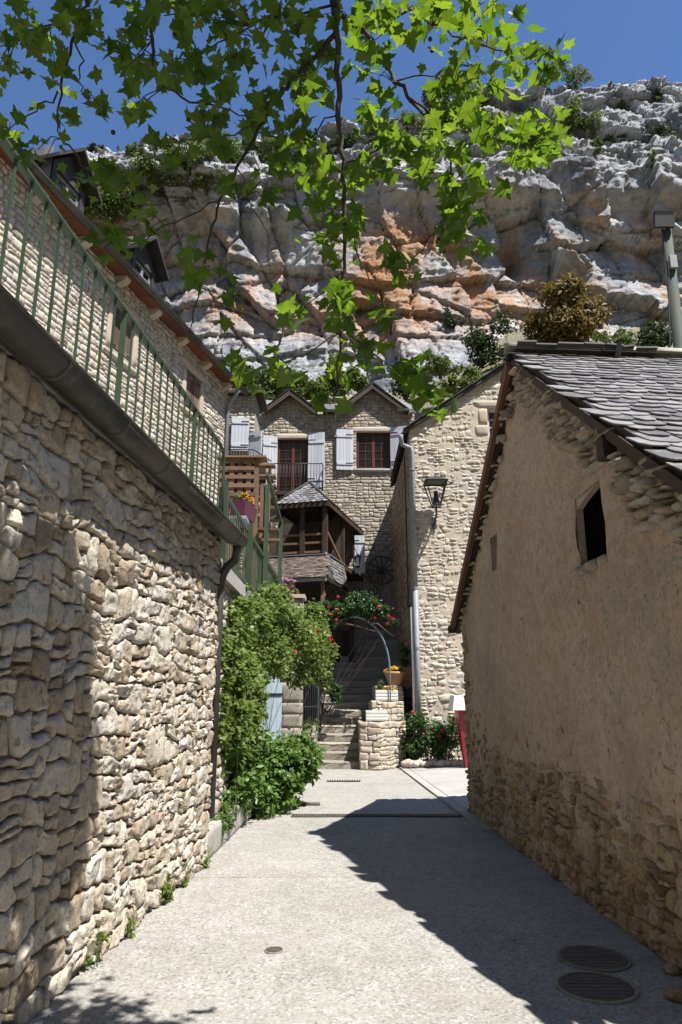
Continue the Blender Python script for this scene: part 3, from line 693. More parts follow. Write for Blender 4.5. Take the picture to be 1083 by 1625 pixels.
mb.prism(poly, LW.u * .006); mb.build('stop_end', M['zinc_dull'], gt)
trough(MB(), LW, -2, LWL + .12, GD + .001, GZ + .012, GR + .012, .016, 2).build('bead', M['zinc_dull'], gt) if False else MB().tube([LW.p(-2, GZ, GD + GR + .004), LW.p(LWL + .12, GZ, GD + GR + .004)], .010, 8).build('bead', M['zinc_dull'], gt, True)
pth = [LW.p(LWL + .02, GZ - .07, GD), LW.p(LWL + .02, GZ - .16, GD), LW.p(LWL + .03, GZ - .24, .17), LW.p(LWL + .05, GZ - .30, .09), LW.p(LWL + .07, GZ - .38, .04), LW.p(LWL + .08, GZ - .48, .012), LW.p(LWL + .08, GZ - .62, .008), LW.p(LWL + .08, .4, .008)]
MB().tube(pth, .048, 12).build('downpipe', M['zinc_dull'], gt, True)
# ------------------------------------------------------------------ green railing on the terrace
def baluster_fence(pts, z0, z1, root, sp=.165, post_every=11, bar=.014, top_w=.05, end_curve=False, mt='green'):
    a, b = Vector(pts[0]), Vector(pts[1]); d = b - a; L = d.length; d.normalize(); n = int(L / sp)
    mb = MB(); mb.bar(a + Z * z1, b + Z * z1, top_w, .018); mb.build('handrail', M[mt], root)
    mb = MB(); mb.bar(a + Z * z0, b + Z * z0, .035, .014); mb.build('bottom_rail', M[mt], root)
    for i in range(n + 1):
        p = a + d * (L * i / n)
        if i % post_every == 0:
            q = Vector((-d.y, d.x, 0)); mb = MB().obox(p - q * .02 - d * .006 + Z * (z0 - .09), q * .04, d * .012, Z * (z1 - z0 + .085)); mb.build('post', M[mt], root)
        else: MB().bar(p + Z * z0, p + Z * (z1 - .008), bar, bar, (d.x, d.y, 0)).build('baluster', M[mt], root)
RW0 = LW.p(0, 0, -.02); RW1 = LW.p(LWL - .06, 0, -.02)
rl = thing('railing', RW1 + Z * 3.3, 'long green iron railing with vertical bars along the terrace edge', 'railing')
baluster_fence((RW0, RW1), 3.36, 4.28, rl)
mb = MB(); q = [RW1 + Z * 4.28 + LW.u * a + Z * b for a, b in ((0, 0), (.08, -.01), (.15, -.05), (.19, -.13), (.20, -.25), (.20, -.95))]
mb.tube(q, .018, 8); mb.build('end_loop', M['green'], rl, True)
# ================================================================== LEFT UPPER BUILDING behind the terrace
E0 = Vector((-4.67, 8.08, 0)); E1 = Vector((-2.65, 15.9, 0)); ed = (E1 - E0).normalized()
LB = Wall(E0 - ed.cross(Z) * .28 - ed * 5.5, ed); LBL = 5.5 + 8.45; EV = 9.0
lb = thing('stone_house', LB.p(LBL / 2, 3.3), 'long pale stone house above the terrace, with dormers and brown shutters', 'house')
def lbwin(x0, x1, xm, yt, yb):
    s0 = LB.st(x0, (yt + yb) / 2)[0]; s1 = LB.st(x1, (yt + yb) / 2)[0]; return (s0, s1, LB.st(xm, yb)[1], LB.st(xm, yt)[1])
wins = [lbwin(177, 212, 194, 492, 572), lbwin(294, 318, 306, 592, 657)]
sur = [(a - .16, b + .16, c - .12, d + .2) for (a, b, c, d) in wins]
rng = np.random.RandomState(12)
cs = cells(LBL - 2.0, EV - 3.3, (.10, .17), (.17, .40), (.10, .2), rng, 2.0, 3.3, 1.6)
cs = clip_cells(cs, sur)
masonry(LB, cs, lb, M['upper_stone'], gap=.008, depth=.016, rough=.022, k=.2, warp=.03, wf=3, nu=6, nv=4, rf=8, seed=4, tilt=.005, ex=6)
wall_sheet(LB, LBL, EV - 3.3, 'mortar_bed', M['mortar_pale'], lb, wins, res=.2, amp=.02, fr=3, d0=-.004, skirt=.4, t0=3.3, seed=3)
MB().prism([LB.p(0, 3.3, -.42), LB.p(LBL - .02, 3.3, -.42), LB.p(LBL - .02, EV - .05, -.42), LB.p(0, EV - .05, -.42)], -LB.n * 6).build('core', M['mortar_pale'], lb)
# the gable end that looks towards the far house
LG = Wall(LB.p(LBL, 0, 0), -LB.n)
LGs = Wall(LG.p(6, 0), (-LG.u.x, -LG.u.y, 0))
for w, sr in zip(wins, sur):
    reveal(LB, w, .2, M['dressed'], lb, back=True)
    a, b, c, d = w
    for (q, nm) in (((sr[0], a, c, d), 'jamb'), ((b, sr[1], c, d), 'jamb'), ((sr[0] - .05, sr[1] + .05, d, sr[3]), 'lintel'), ((sr[0] - .05, sr[1] + .05, sr[2], c), 'sill')):
        block(LB, q[0] + .004, q[1] - .004, q[2] + .004, q[3] - .004, -.05, .035 if nm != 'sill' else .07, nm, M['dressed'], lb)
    mid = (a + b) / 2
    shutter(LB, a + .01, mid - .005, c + .01, d - .01, -.06, M['shutter_brown'], lb, 3)
    shutter(LB, mid + .005, b - .01, c + .01, d - .01, -.06, M['shutter_brown'], lb, 3, 0, 'r')
# eaves: soffit boards, corbels, fascia gutter, roof
for k in range(18):
    a = k * .8
    if a < LBL: MB().obox(LB.p(a + .004, EV - .02, -.02), LB.u * min(.792, LBL - a), LB.n * .30 + Z * -.03, Z * .03).build('soffit_board', M['soffit'], lb)
for k in range(12):
    a = .6 + k * 1.18
    if a < LBL - .1:
        mb = MB(); prof = [(0, 0), (.22, 0), (.22, -.05), (.16, -.11), (0, -.17)]
        mb.prism([LB.p(a, EV - .025 + z, d - .0) for d, z in prof], LB.u * .16); mb.build('corbel', M['dressed'], lb)
for k in range(5): trough(MB(), LB, k * 2.9, min(k * 2.9 + 2.89, LBL + .35), .36, EV - .02, .075).build('gutter', M['zinc_dull'], lb, True)
RP = math.radians(43); rdn = LB.n * math.cos(RP) - Z * math.sin(RP)
MB().obox(LB.p(0, EV + .02, .34), LB.u * (LBL + .25), -rdn * 5.0, (LB.n * math.sin(RP) + Z * math.cos(RP)) * -.06 + Z * .0).build('roof', M['slate_dark'], lb)
MB().tube([LB.p(LBL - .10, EV - .12, .34), LB.p(LBL - .10, EV - .35, .20), LB.p(LBL - .10, EV - .55, .075), LB.p(LBL - .10, 3.4, .075)], .045, 10).build('downpipe', M['zinc'], lb, True)
def dormer(sc, w=.85, h=.72, base=EV + .12, peak=.42, d=.02):
    root = MB(); Wd = Wall(LB.p(sc - w / 2, 0, d), LB.u)
    # posts and sill of the front
    for (x0, x1, y0, y1) in ((0, .11, base, base + h), (w - .11, w, base, base + h), (.11, w - .11, base + h - .1, base + h), (.11, w - .11, base, base + .08)):
        root.obox(Wd.p(x0, y0, -.08), Wd.u * (x1 - x0), Z * (y1 - y0), Wd.n * .08)
    root.prism([Wd.p(0, base + h, -.06), Wd.p(w, base + h, -.06), Wd.p(w / 2, base + h + peak, -.06)], Wd.n * .05)
    r = root.build('dormer', M['slate_dark'], lb)
    window(Wd, (.11, w - .11, base + .08, base + h - .1), .10, r, M['zinc'], 1, 3, .05)
    for sgn, s in ((-1, 0), (1, w)):
        ch = MB().prism([Wd.p(s, base - .25, -.02), Wd.p(s, base + h, -.02), Wd.p(s, base + h, -1.3)], Wd.u * .05 * (-sgn)); ch.build('cheek', M['slate_dark'], r)
        out = Wd.u * sgn
        if sgn < 0:                         # slates on the cheek that faces the camera
            for i in range(7):
                z0 = base + .0 + i * .135; ln = 1.25 * (z0 + .3 - base) / (h + .25); x = 0.0
                while x < ln - .05:
                    wd_ = .17; p0 = Wd.p(s, z0, -.03 - x) + out * .004
                    MB().obox(p0 + out * .012, -Wd.n * wd_ * .96, Z * .19 - out * .010, out * .010).build('slate', M['slate'], r); x += wd_
        # roof leaves
        e = Wd.p(s, base + h - .10, .22) + out * .16; tp = Wd.p(w / 2, base + h + peak + .06, .22)
        MB().prism([e, tp, tp - Wd.n * 1.9, e - Wd.n * 1.7], Vector((0, 0, .07))).build('dormer_roof', M['slate_dark'], r)
    return r
for (px, py) in ((128, 350), (246, 478)): dormer(LB.st(px, py, .3)[0])
# ------------------------------------------------------------------ furniture on the terrace
c = Vector((-2.55, 6.05, 3.3)); tb = thing('garden_table', c, 'round black metal garden table behind the terrace railing', 'table')
MB().lathe([(.50, .70), (.52, .705), (.52, .735), (.50, .74), (.01, .742)], c, 28).build('table_top', M['iron'], tb, True)
for k in range(3):
    a = 2.1 * k; MB().tube([c + Vector((.06 * math.cos(a), .06 * math.sin(a), .7)), c + Vector((.1 * math.cos(a), .1 * math.sin(a), .35)), c + Vector((.36 * math.cos(a), .36 * math.sin(a), .01))], .014, 8).build('leg', M['iron'], tb, True)
def chair(c, rz, label):
    r = thing('garden_chair', c, label, 'chair', 'garden chairs on the terrace'); R = Matrix.Rotation(rz, 4, 'Z')
    tr = lambda x, y, z: c + R @ Vector((x, y, z))
    for sx in (-.22, .22):
        MB().tube([tr(sx, -.22, 0), tr(sx, -.2, .44), tr(sx, -.18, .66), tr(sx, .18, .66)], .013, 8).build('leg', M['green'], r, True)
        MB().tube([tr(sx, .24, 0), tr(sx, .2, .44), tr(sx, .27, .95)], .013, 8).build('leg', M['green'], r, True)
    mb = MB(); [mb.bar(tr(-.22, -.2 + k * .06, .44), tr(.22, -.2 + k * .06, .44), .045, .012) for k in range(7)]; mb.build('seat', M['green'], r)
    mb = MB(); [mb.bar(tr(-.21, .20 + .07 * (k * .075) / .5, .50 + k * .075), tr(.21, .20 + .07 * (k * .075) / .5, .50 + k * .075), .012, .05) for k in range(6)]; mb.build('backrest', M['green'], r)
chair(Vector((-2.15, 7.0, 3.3)), 2.4, 'green slatted garden chair near the rounded end of the railing')
chair(Vector((-3.1, 6.9, 3.3)), .8, 'green slatted garden chair behind the round table')
# ================================================================== FAR HOUSE with blue shutters
FY = 23.0
FH = Wall((-3.05, FY, 0), (1, 0, 0)); FL = 5.6
fh = thing('stone_house', FH.p(FL / 2, 2), 'grey stone house with two pointed gables and pale blue shutters', 'house')
def fr(x0, x1, y0, y1):
    xm, ym = (x0 + x1) / 2, (y0 + y1) / 2
    return (FH.st(x0, ym)[0], FH.st(x1, ym)[0], FH.st(xm, y1)[1], FH.st(xm, y0)[1])
door = fr(441, 489, 697, 785); win = fr(567, 619, 686, 743)
EZ = FH.st(520, 657)[1]; g1 = FH.st(461, 628); g2 = FH.st(591, 618)
def froof(s):
    s = np.asarray(s, float); return np.maximum(EZ, np.maximum(g1[1] - .80 * np.abs(s - g1[0]), g2[1] - .80 * np.abs(s - g2[0])))
rng = np.random.RandomState(21)
ops = [(door[0] - .02, door[1] + .02, door[2], door[3] + .02), (win[0] - .02, win[1] + .02, win[2] - .02, win[3] + .02)]
lin = [(door[0] - .15, door[1] + .15, door[3], door[3] + .2), (win[0] - .2, win[1] + .2, win[3], win[3] + .2)]
cs = clip_cells(cells(FL, 13.0 - 3.0, (.12, .30), (.20, .52), (.10, .26), rng, 0, 3.0, 1.6), ops + lin, froof)
masonry(FH, cs, fh, M['house_stone'], gap=.009, depth=.012, rough=.016, k=.15, warp=.030, wf=3, nu=6, nv=5, rf=8, seed=6, tilt=.004, roof=froof, ex=7)
wall_sheet(FH, FL, 10.0, 'mortar_bed', M['mortar_grey'], fh, ops, froof, res=.16, amp=.012, d0=-.002, t0=3.0, seed=6)
MB().prism([FH.p(0.02, 0, -.42), FH.p(FL, 0, -.42), FH.p(FL, EZ - .05, -.42), FH.p(0.02, EZ - .05, -.42)], (0, 5, 0)).build('core', M['mortar_grey'], fh)
MB().obox(FH.p(0, 0, -.05), FH.u * FL, Z * 3.0, -FH.n * .4).build('plinth', M['shade_wall'], fh)  # lower wall, darkened in colour to stand for shade
for o_ in ops: reveal(FH, o_, .24, M['dressed'], fh, back=True)
for k, l_ in enumerate(lin): block(FH, *l_, -.05, .03, 'lintel', M['dressed'], fh, seed=3 + k)
block(FH, win[0] - .12, win[1] + .12, win[2] - .14, win[2] - .02, -.05, .09, 'sill', M['concrete'], fh)
window(FH, win, .16, fh, M['frame_red'], 2, 4, .07); window(FH, door, .16, fh, M['frame_red'], 2, 6, .07, 'french_door')
def fsh(x0, x1, y0, y1, ang, hinge, b=5): q = fr(x0, x1, y0, y1); shutter(FH, q[0], q[1], q[2], q[3], .05, M['shutter_blue'], fh, b, ang, hinge)
fsh(489.5, 516, 688, 775, .10, 'l'); fsh(534, 561, 683, 747, .10, 'r'); fsh(620, 648, 680, 745, .35, 'l', 4)
q = fr(417, 440, 694, 775); shutter(FH, q[0], q[1], q[2], q[3], .05, M['shutter_blue'], fh, 5, .25, 'r')
# gable roofs
for gx, gz in (g1, g2):
    for sg in (-1, 1):
        w = (gz - EZ) / .80 + .10
        tp = FH.p(gx, gz + .13, .28); e = FH.p(gx + sg * w, gz - .80 * w + .13, .28)
        MB().prism([tp, e, e - FH.n * 2.2, tp - FH.n * 3.2], Z * -.10).build('gable_roof', M['slate_dark'], fh)
        MB().prism([tp + Z * -.10, e + Z * -.10, e + Z * -.22, tp + Z * -.22], -FH.n * .05).build('barge_board', M['timber_dark'], fh)
        # row of slate ends along the verge
        for k in range(6):
            p = tp.lerp(e, (k + .1) / 6); MB().obox(p + FH.n * .03 + Z * .008, (e - tp) / 6 * .96, -FH.n * .3, Z * .02).build('slate', M['slate_dark'], fh)
for (x0, x1, f0) in ((-.2, g1[0] + .95, -.5), (g1[0] + .95, g2[0] - .95, .25), (g2[0] - .95, g2[0] + .95, -.5), (g2[0] + .95, FL, .25)):
    if x1 > x0 + .05: MB().prism([FH.p(x0, EZ - .02 + (.25 - f0) * .54, f0), FH.p(x1 - .002, EZ - .02 + (.25 - f0) * .54, f0), FH.p(x1 - .002, EZ + 1.7, -2.9), FH.p(x0, EZ + 1.7, -2.9)], Z * .07).build('roof', M['slate'], fh)
s0_, s1_ = FH.st(503, 656)[0], FH.st(546, 656)[0]
trough(MB(), FH, s0_, s1_, .33, EZ + .02, .075).build('gutter', M['zinc'], fh, True)
s2_ = FH.st(630, 656)[0]; trough(MB(), FH, s2_, FL - .2, .33, EZ + .05, .075).build('gutter', M['zinc'], fh, True)
MB().tube([FH.p(FH.st(533, 660)[0], EZ - .05, .30), FH.p(FH.st(533, 660)[0], EZ - .45, .12)], .04, 8).build('outlet_pipe', M['zinc'], fh, True)
cst = FH.st(527, 640, -1.2)[0]
block(Wall(FH.p(0, 0, -1.4), FH.u), cst - .33, cst + .33, EZ + .2, EZ + 1.15, -.6, .0, 'chimney', M['mortar_cream'], fh)
block(Wall(FH.p(0, 0, -1.4), FH.u), cst - .42, cst + .42, EZ + 1.15, EZ + 1.25, -.7, .08, 'chimney_cap', M['concrete'], fh)
# iron balcony of the french door and its slab
a, b = FH.st(430, 775)[0], FH.st(513, 775)[0]
bz = door[2] - .08
MB().obox(FH.p(a, bz - .12, .0), FH.u * (b - a), Z * .12, FH.n * .75).build('balcony_slab', M['timber_dark'], fh)
bal = thing('balcony_railing', FH.p((a + b) / 2, bz, .7), 'black iron balcony railing in front of the red french door', 'railing')
def rail_run(p, q, z0, z1, root, n, r=.010, mt='iron', rr=.018):
    MB().tube([p + Z * z1, q + Z * z1], rr, 8).build('handrail', M[mt], root, True); MB().tube([p + Z * z0, q + Z * z0], r, 6).build('bottom_rail', M[mt], root, True)
    for k in range(n + 1):
        c = p.lerp(q, k / n); MB().tube([c + Z * z0, c + Z * z1], r, 6).build('bar', M[mt], root, True)
p0 = FH.p(a, 0, .72); p1 = FH.p(b, 0, .72)
rail_run(p0, p1, bz + .08, bz + .95, bal, 18); rail_run(p1, FH.p(b, 0, .05), bz + .08, bz + .95, bal, 6); rail_run(p0, FH.p(a, 0, .05), bz + .08, bz + .95, bal, 6)
# floodlight bulb at the left eave
q = FH.p(.10, g1[1] - 1.35, .35); r = thing('wall_floodlight', q, 'white floodlight under the left gable eave of the grey house', 'light')
MB().lathe([(.07, .12), (.13, .06), (.15, -.06), (.13, -.09)], q, 12).build('housing', M['white'], r, True); MB().tube([q + Vector((0, .0, .1)), q + Vector((0, .36, .14))], .02, 6).build('arm', M['iron'], r)
# ------------------------------------------------------------------ link wall on the left of the far house
LK = Wall(P(352, 700, 20.6) * 1.0, (1, 0, 0)); LK.O.z = 0; LKL = (P(404, 700, 20.6) - P(352, 700, 20.6)).x
lk = thing('stone_house', LK.p(LKL / 2, 3), 'narrow sunlit stone wall with grey blue shutters beside the long house', 'house')
ltop = LK.st(380, 628)[1]
wk = (LK.st(396, 690)[0] - .02, LK.st(404, 690)[0], LK.st(400, 718)[1], LK.st(400, 668)[1])
cs = clip_cells(cells(LKL, ltop - 3, (.12, .2), (.2, .4), (.1, .2), rng, 0, 3.0))
masonry(LK, cs, lk, M['upper_stone'], gap=.012, depth=.022, rough=.018, warp=.02, nu=5, nv=4, seed=8, limit=120)
MB().obox(LK.p(0, 0, -.01), LK.u * LKL, Z * ltop, -LK.n * 1.2).build('core', M['mortar_pale'], lk)
MB().obox(LK.p(-.2, ltop, .25), LK.u * (LKL + .45), Z * .10, -LK.n * 1.6).build('eave', M['timber_dark'], lk)
q = (LK.st(368, 690)[0], LK.st(396, 690)[0], LK.st(382, 717)[1], LK.st(382, 664)[1]); shutter(LK, *q, .05, M['shutter_blue'], lk, 5, .08, 'r')
q = (LK.st(397, 705)[0], LK.st(420, 705)[0], LK.st(408, 735)[1], LK.st(408, 688)[1]); shutter(LK, *q, .05, M['shutter_blue'], lk, 4, .45, 'l')
bz2 = LK.st(390, 742)[1]
b2 = thing('balcony_railing', LK.p(.6, bz2, .8), 'short black iron railing above the wooden stair, by the grey blue shutters', 'railing')
rail_run(P(362, 735, 19.6), P(402, 735, 19.6), 0, .42, b2, 9); rail_run(P(402, 735, 19.6), P(430, 752, 21.0), 0, .42, b2, 7)
MB().obox(P(355, 744, 19.5) , Vector((1.35, 0, 0)), Vector((0, 1.1, 0)), Z * -.12).build('landing', M['timber_dark'], b2)
# ================================================================== TIMBER PORCH with slate roofs
dp = Vector((.267, .964, 0)).normalized(); rd = Vector((dp.y, -dp.x, 0))
C = P(521, 794, 19.0)
po = thing('timber_porch', Vector((C.x - .8, 19.5, 3)), 'dark timber porch with small hipped slate roofs above the steps', 'porch')
Lf = C - rd * 1.62; Cb = C + dp * 4.3; Lb = Lf + dp * 4.3; r0 = C - rd * .80 + dp * .75 + Z * .78; r1 = r0 + dp * 3.3
def plane_roof(poly, th, name, mt, parent):
    MB().prism(poly, Z * -th).build(name, M[mt], parent)
plane_roof([Lf, C, r0], .05, 'roof_front', 'slate_dark', po); plane_roof([C, Cb, r1, r0], .05, 'roof_side', 'slate_dark', po); plane_roof([Lb, Lf, r0, r1], .05, 'roof_side', 'slate_dark', po)
def tri_slates(A, B, T, w, ex, mt, seed, parent):     # slates on the triangle / quad with eave A->B and apex points T (list)
    ux = (B - A).normalized(); L = (B - A).length
    ap = T[0]; foot = A + ux * (ap - A).dot(ux); dn = (foot - ap); H = dn.length; dn = dn / H
    topc = ap - ux * (ap - A).dot(ux)
    xa = (T[0] - A).dot(ux); xb = (T[-1] - A).dot(ux)
    def inside(a, b):
        f = b / H
        return -.02 < f < 1.03 and xa * (1 - f) + w * .25 < a < xb + (L - xb) * f - w * .25
    slates(parent, topc, ux, dn, inside, int(H / ex) + 1, int(L / w) + 2, w, ex, .014, M[mt], 150, .04, .75, seed, lift=.004)
tri_slates(Lf, C, [r0], .17, .115, 'slate', 3, po)
tri_slates(C, Cb, [r0, r1], .17, .115, 'slate', 4, po)
for (p, q) in ((Lf, r0), (C, r0), (r0, r1)): MB().tube([p + Z * .03, q + Z * .045], .035, 8).build('hip_cap', M['slate_dark'], po, True)
for (p, q) in ((Lf, C), (C, Cb), (Lf, Lb)): MB().bar(p - Z * .09, q - Z * .09, .05, .12).build('eave_beam', M['timber_dark'], po)
fz = P(480, 879, 19.0).z
for p in (C - rd * .14 + dp * .2, Lf + rd * .12 + dp * .2, C - rd * .80 + dp * .2, C - rd * .14 + dp * 2.0, C - rd * .14 + dp * 3.6):
    MB().box((p.x, p.y, (fz + C.z) / 2 - .05), .13, .13, C.z - fz - .1, -.27).build('post', M['timber_dark'], po)
for zz in (.12, .38, .62):
    MB().bar(Lf + rd * .15 + dp * .2 + Z * (fz - C.z + zz), C - rd * .2 + dp * .2 + Z * (fz - C.z + zz), .04, .06).build('rail', M['timber_brown'], po)
MB().bar(C - rd * .14 + dp * .3 + Z * (fz - C.z + .75), C - rd * .14 + dp * 1.9 + Z * (fz - C.z + .1), .05, .07).build('rail', M['timber_brown'], po)
MB().prism([Lf + Z * (fz - C.z), C + Z * (fz - C.z), Cb + Z * (fz - C.z), Lb + Z * (fz - C.z)], Z * -.14).build('floor', M['timber_dark'], po)
bw = MB().prism([Lf + dp * 1.9 + Z * (fz - C.z) - rd * 1.0, C + dp * 1.9 + Z * (fz - C.z) - rd * .2, C + dp * 1.9 - rd * .2 - Z * .12, Lf + dp * 1.9 - Z * .12 - rd * 1.0], dp * .1); bw.build('back_wall', M['shade_wall'], po)  # shade under the porch roof put into the wall colour
# lower lean-to roof
T1 = P(519, 882, 18.8); T0 = T1 - rd * 2.1; B1 = P(519, 914, 17.9); B0 = B1 - rd * 2.1; S1 = B1 + dp * 2.1; S0 = T1 + dp * 1.75
plane_roof([B0, B1, T1, T0], .06, 'lean_to_roof', 'slate_dark', po); plane_roof([B1, S1, S0, T1], .06, 'lean_to_roof', 'slate_dark', po)
ux = (B1 - B0).normalized(); dn = ((B1 + B0) - (T1 + T0)); dn = (dn - ux * dn.dot(ux)).normalized(); HH = (B1 - T1).dot(dn)
slates(po, T0 + (dn * 0), ux, dn, lambda a, b: 0 < b < HH + .05 and a < 2.1 + (b / HH) * (B1 - T1).dot(ux), int(HH / .075) + 1, 20, .14, .078, .012, M['slate_brown'], 200, .03, .3, 6)
ux = (S1 - B1).normalized(); ap = T1; dn = (B1 - T1); dn = (dn - ux * dn.dot(ux)); HH2 = dn.length; dn.normalize(); off = (T1 - B1).dot(ux)
wS = (S1 - B1).length; wT = (S0 - T1).length
slates(po, T1, ux, dn, lambda a, b: 0 < b < HH2 + .03 and -off * b / HH2 + .03 < a < wT + (wS - off - wT) * b / HH2, int(HH2 / .115) + 1, 22, .17, .115, .014, M['slate'], 120, .04, .75, 7)
MB().bar(B0 - Z * .03 + Z * -.05, B1 - Z * .08, .04, .09).build('fascia', M['zinc'], po); MB().bar(B1 - Z * .08, S1 - Z * .08, .04, .09).build('fascia', M['timber_dark'], po)
MB().bar(T0 + Z * .05, T1 + Z * .05, .10, .02).build('flashing', M['zinc'], po); MB().bar(T1 + Z * .05, S0 + Z * .05, .10, .02).build('flashing', M['zinc'], po)
pp = B1 - rd * .15 + dp * .15
MB().box((pp.x, pp.y, (B1.z + 1.6) / 2), .10, .10, B1.z - 1.7).build('post', M['timber_brown'], po)
MB().bar(pp + Z * -.55, pp + rd * .0 + dp * .5 + Z * -.12, .06, .06).build('brace', M['timber_brown'], po)
# wing wall under the porch, its deep shade put into the dark colour
DW = Wall((-3.0, 21.0, 0), (1, 0, 0)); 
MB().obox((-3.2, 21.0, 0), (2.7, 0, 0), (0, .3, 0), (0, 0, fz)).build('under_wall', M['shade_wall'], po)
MB().obox(P(541, 1050, 20.7) * 1.0 + Vector((-.25, 0, -1.2)), (.62, 0, 0), (0, .1, 0), (0, 0, 2.1)).build('cellar_door', M['timber_dark'], po)
MB().box((P(558, 1000, 20.4).x, 20.4, 2.6), .16, .16, 2.6).build('post', M['timber_dark'], po)
# porch lantern, blue shutter
q = P(568, 893, 20.2); ln = thing('porch_lantern', q, 'small grey lantern hanging at the corner of the porch roof', 'lantern')
MB().lathe([(.02, .26), (.10, .18), (.11, .16), (.09, .15), (.065, -.12), (.02, -.16)], q, 6).build('body', M['iron'], ln); MB().lathe([(.082, .14), (.06, -.10)], q + Vector((0, -.012, 0)), 6).build('glass', M['glass_pale'], ln); MB().tube([q + Z * .24, q + Vector((-.1, .15, .5))], .012, 6).build('hook', M['iron'], ln)
DR = Wall((P(563, 880, 21.5).x, 21.5, 0), (1, 0, 0)); z0, z1 = DR.st(572, 910)[1], DR.st(572, 850)[1]
sh_ = thing('loose_shutter', DR.p(.2, z0), 'single grey blue shutter standing beside the porch roof', 'shutter'); shutter(DR, 0, .32, z0, z1, 0, M['shutter_blue'], sh_, 3)
# wagon wheel on the wall and small iron rail
wc = P(606, 905, 22.9); ww = thing('wagon_wheel', wc, 'old black wagon wheel hung on the shaded wall', 'wheel')
R_ = .46; mb = MB(); mb.tube([wc + Vector((R_ * math.cos(a), 0, R_ * math.sin(a))) for a in np.linspace(0, 2 * math.pi, 33)], .018, 6, False); mb.build('rim', M['iron'], ww, True)
MB().tube([wc + Vector((0, .05, 0)), wc + Vector((0, -.12, 0))], .085, 10).build('hub', M['iron'], ww)
for k in range(12): a = math.pi * 2 * k / 12; MB().tube([wc + Vector((.07 * math.cos(a), 0, .07 * math.sin(a))), wc + Vector((R_ * math.cos(a), 0, R_ * math.sin(a)))], .014, 6).build('spoke', M['iron'], ww)
ir = thing('stair_railing', P(590, 950, 21.6), 'small dark iron railing sloping below the wagon wheel', 'railing')
a, b = P(570, 905, 21.6), P(604, 938, 21.6)
MB().tube([a, b], .018, 6).build('handrail', M['iron'], ir)
for k in range(7): q = a.lerp(b, k / 6); MB().tube([q, q - Z * .8], .010, 6).build('bar', M['iron'], ir)
# ================================================================== STONE STEPS
ss = thing('stone_steps', (0, 16.3, 0), 'worn stone steps climbing into the shade under the rose arch', 'steps')
for k in range(20):
    y0 = 16.25 + .30 * k; xa = -.55 if k < 4 else -.50; xb = .50 if k < 5 else min(1.85, .75 + .12 * (k - 4))
    if k > 10: xa = min(.25, -.5 + .12 * (k - 10))
    Ws = Wall((xa + random.uniform(-.03, .03), y0, 0), (1, random.uniform(-.03, .03), 0))
    mb = MB(); n = 10; rg = random.Random(k); prof = [(0, 0), (0, .11), (.012, .145), (-.02, .165), (-.05, .173), (-.34, .175), (-.34, 0)]
    Vv = []; 
    for i in range(n + 1):
        x = (xb - xa) * i / n
        for (d, z) in prof: 
            j = rg.uniform(-.008, .008); sag = -.018 * math.sin(math.pi * i / n)
            Vv.append(Ws.p(x, .175 * k + z + (j + sag) * (z > .05), d + j * 1.5 + .01 * math.sin(i * 1.3 + k)))
    m = len(prof); Ff = [(i * m + j, (i + 1) * m + j, (i + 1) * m + (j + 1) % m, i * m + (j + 1) % m) for i in range(n) for j in range(m)]
    Ff += [tuple(range(m))[::-1][::-1], tuple(n * m + j for j in range(m))[::-1]]
    mb.add(Vv, Ff); mb.build('step', M['granite'], ss)
    MB().obox((xa, y0 + .01, -.05), (xb - xa, 0, 0), (0, .34, 0), (0, 0, .175 * k + .05)).build('step_base', M['granite'], ss) if k else None
# stepped side wall on the right of the steps
def face_wall(p, q, z0, z1, parent, mt, band=(.14, .26), wr=(.2, .42), hr=(.1, .24), seed=1, limit=120, core=None, **kw):
    W = Wall((p[0], p[1], 0), (q[0] - p[0], q[1] - p[1], 0)); L = math.hypot(q[0] - p[0], q[1] - p[1]); rg = np.random.RandomState(seed)
    cs = clip_cells(cells(L, z1 - z0, band, wr, hr, rg, 0, z0)); k = dict(gap=.005, depth=.012, rough=.020, k=.1, warp=.035, nu=8, nv=6, rf=8, seed=seed, tilt=.006, ex=8, pw=.4, ridge=.012); k.update(kw)
    masonry(W, cs, parent, M[mt], limit=limit, **k); return W, L
sw = thing('stair_wall', (.7, 16.3, 0), 'stepped stone wall beside the steps carrying white flower boxes', 'wall')
A = PG(571, 1222); K = PG(604, 1223); Rr = P(645, 1217, 16.75); Rr.z = 0
t1 = P(590, 1146, A.y).z; t2 = P(612, 1113, A.y + .7).z; t3 = P(630, 1088, A.y + 1.2).z
face_wall(A, K, 0, t1, sw, 'dressed', (.16, .28), (.3, .5), (.14, .28), 31)
face_wall(K, Rr, 0, t1, sw, 'dressed', (.10, .2), (.12, .3), (.08, .2), 32)
U = Vector(((Rr - K).x, (Rr - K).y, 0)); bkd = Vector((0, 1, 0))
MB().prism([A + bkd * .06, K + bkd * .06 + Vector((-.02, 0, 0)), Rr + bkd * .06, Rr + bkd * 2.6 + Vector((.2, 0, 0)), A + bkd * 2.6], Z * (t1 - .02)).build('core', M['mortar_pale'], sw)
A2 = A + bkd * .55 + Vector((.28, 0, 0)); R2 = Rr + bkd * .25
face_wall(A2, R2, t1, t2, sw, 'dressed', (.12, .22), (.15, .36), (.1, .2), 33)
MB().prism([A2 + bkd * .05, R2 + bkd * .05, R2 + bkd * 2.4, A2 + bkd * 2.4], Z * (t2 - .01)).build('core', M['mortar_pale'], sw)
A3 = A2 + bkd * .5 + Vector((.12, 0, 0)); R3 = R2 + bkd * .3
face_wall(A3, R3, t2, t3, sw, 'dressed', (.12, .22), (.15, .36), (.1, .2), 34)
